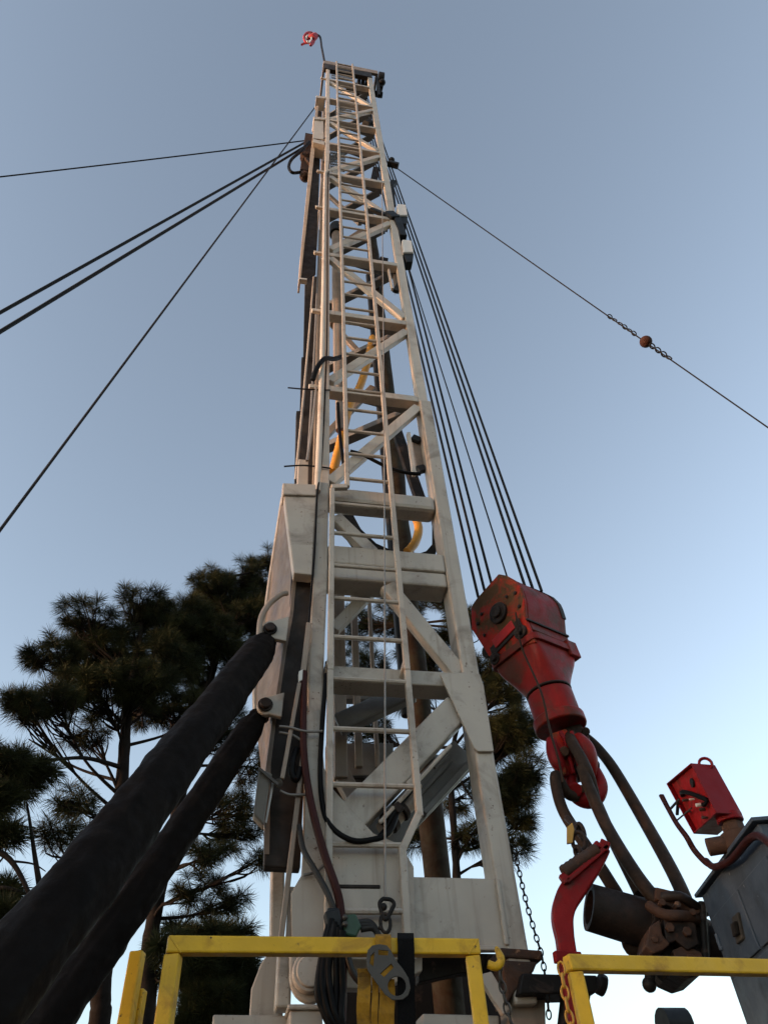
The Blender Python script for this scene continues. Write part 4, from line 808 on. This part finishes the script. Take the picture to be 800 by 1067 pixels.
chain('chain', [p3, p3 + Vector((-.006, 0, -.15)), p3 + Vector((.008, 0, -.32)), p3 + Vector((.005, 0, -.5))], .016, 'chainyellow', 'yellow painted chain hanging against the post of the right rail')

# ------------------------------------------------------------------ harness straps on the rail
yr = (a2.y + b2.y) / 2
def RL(px, py, off=-.07):
    d = ray(px, py); n = (b2 - a2).cross(EZ).normalized(); pt = a2 + Vector((0, off, 0)); return EYE + d * ((pt - EYE).dot(n) / d.dot(n))
hs = thing('safety_harness', RL(400, 1066), 'dirty yellow harness straps with a steel ring buckle hung on the rail', 'harness')
for (x0, x1, y0) in ((372, 386, 1009), (387, 394, 1018), (395, 411, 1020)):
    b = MB(); pts = [RL((x0 + x1) / 2 + .6 * math.sin(k), y0 + k * 9, -.055 + .008 * math.sin(k * 1.3)) for k in range(9)]; hw = (RL(x1, 1030) - RL(x0, 1030)).length / 2
    ex = (b2 - a2).normalized(); b.loft([[p - ex * hw, p + ex * hw, p + ex * hw + Vector((0, .008, 0)), p - ex * hw + Vector((0, .008, 0))] for p in pts]); b.build('strap', M['webbing'], hs, .002)
b = MB(); ex = (b2 - a2).normalized()
loop = [RL(400, 999, -.058), RL(399, 985, -.052), RL(399, 976, -.045), RL(399, 974, .02)]
hw = (RL(408, 985) - RL(391, 985)).length / 2; b.loft([[p - ex * hw, p + ex * hw, p + ex * hw + Vector((0, .006, .004)), p - ex * hw + Vector((0, .006, .004))] for p in loop]); b.build('strap', M['webbing'], hs, .002)
from mathutils.geometry import tessellate_polygon
def holed(outer, holes, vec):
    loops = [outer] + holes; flat = [p for l in loops for p in l]; tris = tessellate_polygon(loops); n = len(flat); b = MB()
    fs = [tuple(t) for t in tris] + [tuple(i + n for i in reversed(t)) for t in tris]; k = 0
    for l in loops:
        m = len(l)
        for i in range(m): fs.append((k + i, k + (i + 1) % m, k + (i + 1) % m + n, k + i + n))
        k += m
    return b.add(flat + [p + vec for p in flat], fs)
def RLs(pts, off=-.085): return [RL(x, y, off) for x, y in pts]
circ = [(413.4 + 9.6 * math.cos(R(18 * i)), 1027.5 + 10.2 * math.sin(R(18 * i))) for i in range(20)]
b = holed(RLs([(383, 990), (388, 985), (395.5, 983.6), (403, 985), (407, 990), (412, 1000), (420, 1010), (425.5, 1019), (427.5, 1029), (425, 1037), (419.5, 1041.5), (409, 1042), (401, 1036), (392, 1024), (383, 1011), (381.5, 1000)]),
    [RLs(circ), RLs([(386, 996), (390, 992), (389, 1007), (385, 1004)]), RLs([(396, 1014.5), (407.5, 1004), (410, 1008), (400, 1018)]), RLs([(394, 989.5), (404.5, 990.5), (404, 995.5), (394, 995)])], Vector((0, .009, 0)))
b.build('buckle', M['zinc'], hs, .003)
for pts in (((384.5, 1004), (386.5, 994), (391.5, 993), (389.5, 1008)), ((394, 1016), (408, 1002), (412, 1008), (398, 1021))):
    MB().prism(RLs(pts, -.078), Vector((0, .006, 0))).build('strap', M['webbing'], hs, .001)
b = MB(); pts = [RL(424, 1075, -.05), RL(423, 1040, -.052), RL(423, 1010, -.055), RL(423, 990, -.05), RL(422.5, 978, -.046), RL(422.5, 973, -.01), RL(422.5, 974, .04)]
hw = (RL(432, 1010) - RL(414, 1010)).length / 2; b.loft([[p - ex * hw, p + ex * hw, p + ex * hw + Vector((0, .006, .005)), p - ex * hw + Vector((0, .006, .005))] for p in pts])
tag(b.build('strap', M['blackweb'], bevel=.002), 'wide black strap draped over the rail beside the harness', 'strap')
gj = thing('hose_connector', P(365, 978, -.3), 'small green connector block held among the hose ends behind the rail', 'connector')
b = MB(); b.prism([P(358.5, 953, -.3), P(371, 951.5, -.3), P(377, 965, -.3), P(371, 977, -.3), P(359, 974, -.3)], EV * .08); b.build('housing', M['green'], gj, .012)
b = MB(); b.sphere(P(359.5, 956, -.32), .017, 8); b.sphere(P(359.5, 963, -.32), .017, 8); b.build('plug', M['zinc'], gj, 0, 60)
for k, (xa, xl, yl, xb, r_) in enumerate(((345, 331, 1030, 346, .020), (346, 335, 1022, 352, .019), (349, 337.5, 1038, 348, .017), (350, 342, 1015, 357, .021), (353, 350, 1030, 354, .016), (357, 356.5, 1030, 358, .020))):
    pts = [P(xa, 955 + 3 * k, -.24 - .02 * k), P((xa + xl) / 2 - 1, 988 + k, -.27 - .012 * k), P(xl, yl, -.30), P((xl + xb) / 2 - 2, 1052 + 2 * (k % 3), -.30 - .01 * (k % 2)), P(xb, 1074, -.30), P(xb + 6, 1092, -.3)]
    hose('hose_bundle', pts, r_, 'rubber', ['outermost left black hose in the bundle hanging below the rail', 'second black hose from the left in the hanging bundle', 'third black hose from the left in the hanging bundle', 'fourth black hose from the left in the hanging bundle', 'fifth black hose from the left in the hanging bundle', 'innermost right black hose of the hanging bundle'][k], 'hose', group='black hoses bundled behind the rail')
for k in range(3):
    hose('hose_bundle', [P(372 + 2 * k, 962 + k * 3, -.2), P(384 + 2 * k, 961 + 3 * k, -.2), P(391 + 1.5 * k, 968 + 3 * k, -.2), P(396, 984, -.2), P(392, 1000, -.2)], .02, 'greyhose', ['uppermost of the three grey hoses arching over the rail by the green block', 'middle one of the three grey hoses arching by the green block', 'lowest of the three grey hoses arching by the green block'][k], 'hose', group='grey hoses arching behind the rail')
hose('hose', [P(361, 990, -.22), P(366, 1010, -.22), P(374, 1022, -.2), P(386, 1030, -.15)], .02, 'greyhose', 'single grey hose curving right under the rail behind the harness')
b = MB(); b.bar(P(340, 953, -.2), P(352, 953, -.2), .05, .1); b.bar(P(345, 950, -.23), P(350, 975, -.23), .09, .08); b.build('clamp_', M['black'], None, .01) if False else tag(b.build('hose_clamp', M['black'], bevel=.01), 'black clamp gripping the hoses at the ladder foot', 'clamp')

# ------------------------------------------------------------------ pines
def tuft(mb, c, d, n, L, wd, r):
    d = d.normalized()
    x = d.cross(EZ if abs(d.z) < .9 else Vector((1, 0, 0))).normalized(); y = d.cross(x)
    for i in range(n):
        ph = r.uniform(0, 2 * math.pi); th = math.acos(r.uniform(-.15, 1)); s = math.sin(th)
        v = (d * math.cos(th) + (x * math.cos(ph) + y * math.sin(ph)) * s)
        base = c - d * r.uniform(0, L * .55); l = L * r.uniform(.75, 1.1)
        tip = base + v * l - EZ * l * .10; sd = v.cross(Vector((r.uniform(-1, 1), r.uniform(-1, 1), r.uniform(-1, 1)))).normalized() * wd
        b = len(mb.v); mid = base + v * l * .55 - EZ * l * .02
        mb.v += [base - sd * .6, base + sd * .6, mid + sd, tip, mid - sd]; mb.f.append((b, b + 1, b + 2, b + 3, b + 4))
def pine(label, trunk, rad, clumps, seed, dens=1.85, L=.24, wd=.0027, limbs=(), nn=115):
    """trunk: polyline; clumps: (centre, (rx, ry, rz), tuft count, trunk attach height fraction)"""
    r = random.Random(seed); base = Vector((trunk[0].x, trunk[0].y, 0)); trunk = [base] + trunk[0:]
    root = thing('pine_tree', base, label, 'pine tree', 'pine trees behind the rig')
    tp = smoothpath(trunk, 8); n = len(tp)
    MB().tube(tp, [rad * (1 - .78 * (k / (n - 1))) + .006 * math.sin(k * 2.3) for k in range(n)], 12).build('trunk', M['bark'], root, 0, 60)
    br = MB(); cr = MB()
    def nearest(z, below):
        zz = z - below
        best = min(tp, key=lambda p: abs(p.z - zz)); return best.copy()
    for (c, ext, cnt, below) in clumps:
        a = nearest(c.z, below); mid = a.lerp(c, .5) + Vector((r.uniform(-.2, .2), r.uniform(-.2, .2), -.12 * (c - a).length * .5))
        pth = smoothpath([a, mid, c], 6); m_ = len(pth); br.tube(pth, [.030 * (1 - .75 * k / (m_ - 1)) for k in range(m_)], 6)
        for k in range(int(cnt * dens)):
            while True:
                q = Vector((r.uniform(-1, 1), r.uniform(-1, 1), r.uniform(-1, 1)))
                if .12 < q.length < 1: break
            t = c + Vector((q.x * ext[0], q.y * ext[1], q.z * ext[2])); s_ = pth[r.randint(m_ // 2, m_ - 1)]
            dirv = (t - s_); 
            if dirv.length < .1: continue
            md = s_.lerp(t, .55) + Vector((r.uniform(-.08, .08), r.uniform(-.08, .08), r.uniform(-.14, .02)))
            tw = smoothpath([s_, md, t], 3); br.tube(tw, [.016 - .011 * i / (len(tw) - 1) for i in range(len(tw))], 4)
            out = (t - md).normalized() * .8 + Vector((q.x, q.y, q.z + .35)) * .6
            tuft(cr, t, out, int(nn * r.uniform(.8, 1.2)), L * r.uniform(.8, 1.15), wd, r)
    for lp in limbs:
        pth = smoothpath(lp[0], 6); m_ = len(pth); br.tube(pth, [lp[1] * .75 * (1 - .7 * k / (m_ - 1)) for k in range(m_)], 7)
    br.build('branches', M['bark'], root, 0, 60)
    me = bpy.data.meshes.new('crown'); me.from_pydata([p - base for p in cr.v], [], cr.f); me.materials.append(M['needle'])
    o = bpy.data.objects.new('crown', me); col.objects.link(o); o.parent = root; o['org'] = list(base)
    return root
def C(px, py, h, rx, ry=None, cnt=26, below=.9, rz=None):
    p = H(px, py, h); s = ((p - EYE).dot(FW)) / FPX
    return (p, (rx * s, rx * s, (ry or rx) * s), cnt, below)
h1 = 11.0
T1 = [H(98, 1100, h1), H(107, 1020, h1), H(126, 830, h1), H(133, 740, h1), H(141, 690, h1), H(150, 640, h1)]
pine('tallest pine at left with the broad crown above the black rams', T1, .16,
     [C(150, 632, h1, 34, 18, 28), C(170, 660, h1 + .3, 40, 24, 34), C(125, 705, h1 + .9, 40, 24, 30), C(190, 640, h1 + .5, 34, 20, 24), C(95, 645, h1, 36, 18, 24), C(55, 680, h1 - .3, 30, 16, 20), C(120, 680, h1 + .4, 44, 24, 40), C(175, 690, h1, 40, 26, 40), C(100, 715, h1 - .5, 42, 22, 34), C(60, 730, h1 - .8, 30, 16, 18),
      C(25, 735, h1 - 1, 26, 14, 16), C(150, 735, h1 + .8, 40, 22, 30), C(200, 740, h1 + .4, 34, 24, 26), C(200, 680, h1 + .8, 32, 24, 30), C(150, 710, h1 - .6, 34, 22, 28), C(92, 690, h1 + .8, 34, 22, 26), C(90, 760, h1, 30, 14, 10), C(75, 835, h1 - .5, 26, 14, 9, .2), C(105, 870, h1, 24, 12, 6, .2), C(60, 865, h1 - 1, 26, 12, 6, .2)],
     3, limbs=(([H(128, 800, h1), H(90, 790, h1 - .6), H(45, 792, h1 - 1), H(-10, 788, h1 - 1.4)], .05), ([H(128, 815, h1), H(80, 800, h1 + .6), H(30, 770, h1 + .6)], .04), ([H(124, 850, h1), H(95, 870, h1 - .4), H(80, 890, h1 - .6)], .03)))
h2 = 12.0
T2_ = [H(148, 1080, h2), H(154, 1005, h2), H(166, 930, h2), H(205, 760, h2), H(235, 650, h2), H(245, 600, h2)]
pine('pine directly behind the black rams, its crown touching the mast', T2_, .17,
     [C(225, 612, h2, 28, 20, 30), C(240, 625, h2 + .8, 34, 26, 34), C(270, 640, h2 + .2, 30, 26, 30), C(200, 655, h2 + .8, 30, 24, 28), C(262, 600, h2 + .5, 26, 20, 24), C(280, 585, h2 + .6, 22, 16, 16), C(250, 640, h2, 30, 24, 34), C(228, 665, h2 - .5, 30, 24, 30), C(285, 625, h2 + .5, 28, 28, 30), C(215, 640, h2 + .5, 26, 20, 24), C(255, 690, h2, 30, 24, 26), C(300, 660, h2 + .6, 26, 24, 16), C(215, 720, h2 + .6, 30, 22, 22), C(235, 760, h2, 30, 26, 22), C(265, 800, h2 + .4, 26, 22, 12, .4), C(240, 840, h2, 28, 20, 14, .3), C(222, 885, h2 - .5, 26, 18, 11, .3), C(205, 925, h2 - .5, 26, 18, 10, .3), C(270, 895, h2 - 1, 14, 12, 5, .3), C(250, 870, h2 + .5, 26, 18, 12, .3), C(200, 965, h2 + .3, 30, 16, 12, .3), C(240, 940, h2, 26, 14, 10, .3), C(285, 850, h2 + .6, 20, 18, 8, .3), C(180, 1010, h2, 26, 16, 10, .2)],
     5, limbs=(([H(170, 915, h2), H(195, 900, h2 - .3), H(215, 915, h2 - .5)], .035),))
h3 = 9.5
T3 = [H(200, 1120, h3), H(206, 1060, h3), H(214, 1000, h3), H(220, 965, h3)]
pine('low dark pine under the left end of the yellow rail', T3, .09,
     [C(215, 980, h3, 26, 14, 14, .3), C(240, 975, h3 + .4, 26, 12, 12, .3), C(205, 1010, h3, 30, 16, 24, .2), C(245, 1005, h3 + .3, 30, 18, 26, .2), C(225, 1040, h3, 34, 18, 36, .1), C(260, 1035, h3 + .5, 28, 18, 24, .1), C(205, 1062, h3, 30, 14, 24, 0), C(180, 985, h3 - .4, 22, 12, 8, .2)], 9)
h4 = 9.0
T4 = [H(-30, 1110, h4), H(-28, 1020, h4), H(-22, 950, h4), H(-15, 850, h4), H(-10, 790, h4)]
pine('gnarled pine at the left edge with bare limbs', T4, .13,
     [C(5, 790, h4, 26, 14, 16), C(20, 815, h4 + .5, 28, 12, 14), C(-5, 830, h4, 24, 16, 14), C(45, 800, h4 + .4, 22, 10, 8), C(8, 870, h4, 20, 12, 11), C(5, 930, h4, 20, 16, 14, .3), C(12, 955, h4 - .4, 20, 12, 12, .2), C(-8, 985, h4, 24, 14, 16, .2)], 21,
     limbs=(([H(-20, 880, h4), H(10, 895, h4 - .2), H(32, 935, h4 - .4), H(36, 965, h4 - .4)], .05), ([H(42, 925, h4 - .2), H(37, 895, h4 - .1), H(32, 860, h4), H(28, 835, h4)], .045), ([H(44, 930, h4 - .2), H(44, 970, h4 - .4)], .05), ([H(-22, 850, h4), H(10, 858, h4), H(32, 862, h4)], .03), ([H(10, 897, h4 - .2), H(34, 900, h4), H(48, 908, h4)], .02), ([H(-24, 930, h4), H(5, 925, h4 - .3), H(30, 932, h4 - .3)], .045)))
h5 = 11.5
T5 = [H(480, 1100, h5), H(478, 1000, h5), H(475, 900, h5), H(470, 800, h5), H(480, 720, h5), H(470, 640, h5)]
pine('pine behind the right mast leg and the red block', T5, .10,
     [C(450, 615, h5, 24, 18, 18), C(478, 650, h5, 28, 20, 26), C(440, 680, h5 + .4, 30, 24, 32), C(415, 640, h5 + .6, 26, 24, 24), C(500, 700, h5, 28, 20, 26), C(525, 720, h5, 22, 18, 20), C(535, 760, h5, 28, 22, 34), C(510, 770, h5 + .6, 30, 26, 34), C(545, 800, h5 - .2, 22, 18, 20), C(530, 830, h5, 28, 22, 28), C(545, 855, h5 + .2, 16, 12, 9, .4), C(530, 880, h5, 22, 14, 12, .4), C(480, 830, h5 + .4, 24, 20, 8, .4), C(490, 870, h5, 22, 14, 9, .3), C(425, 720, h5 + .4, 28, 26, 24), C(380, 700, h5 + .8, 30, 28, 26), C(375, 650, h5 + 1, 28, 26, 24), C(430, 870, h5 + .5, 26, 22, 14, .4), C(440, 800, h5 + .5, 26, 26, 20, .4), C(380, 760, h5 + .8, 30, 26, 20)],
     33, limbs=(([H(474, 800, h5), H(490, 830, h5), H(520, 855, h5)], .035),))

# unseen pines added left of the rig to keep low sun off its foot
wood = MB(); trk = MB(); r_ = random.Random(50)
for k, (x, y, hh) in enumerate(((-13.0, -7.5, 7.6), (-14.5, -4.2, 8.2), (-13.5, -1.0, 7.8), (-15.5, 2.0, 8.3))):
    b0 = Vector((x, y, 0)); trk.tube([b0, b0 + Vector((.1, 0, hh * .5)), b0 + Vector((0, .1, hh - .4))], [.16, .11, .03], 8)
    for j in range(420):
        z = r_.uniform(2.4, hh); rr_ = 2.2 * (1.15 - .5 * z / hh) * math.sqrt(r_.random()); an = r_.uniform(0, 6.28)
        c = b0 + Vector((math.cos(an) * rr_, math.sin(an) * rr_, z)); tuft(wood, c, Vector((math.cos(an), math.sin(an), .5)), 22, .34, .016, r_)
n0 = len(trk.f); trk.add(wood.v, wood.f)
wo_ = trk.build('shade_pine_wood', M['bark'], base=Vector((-14, -3, 0))); wo_.data.materials.append(M['needle'])
for i, p in enumerate(wo_.data.polygons): p.material_index = 0 if i < n0 else 1
tag(wo_, 'unseen low pine wood added left of the rig as shade', 'wood', kind='stuff')
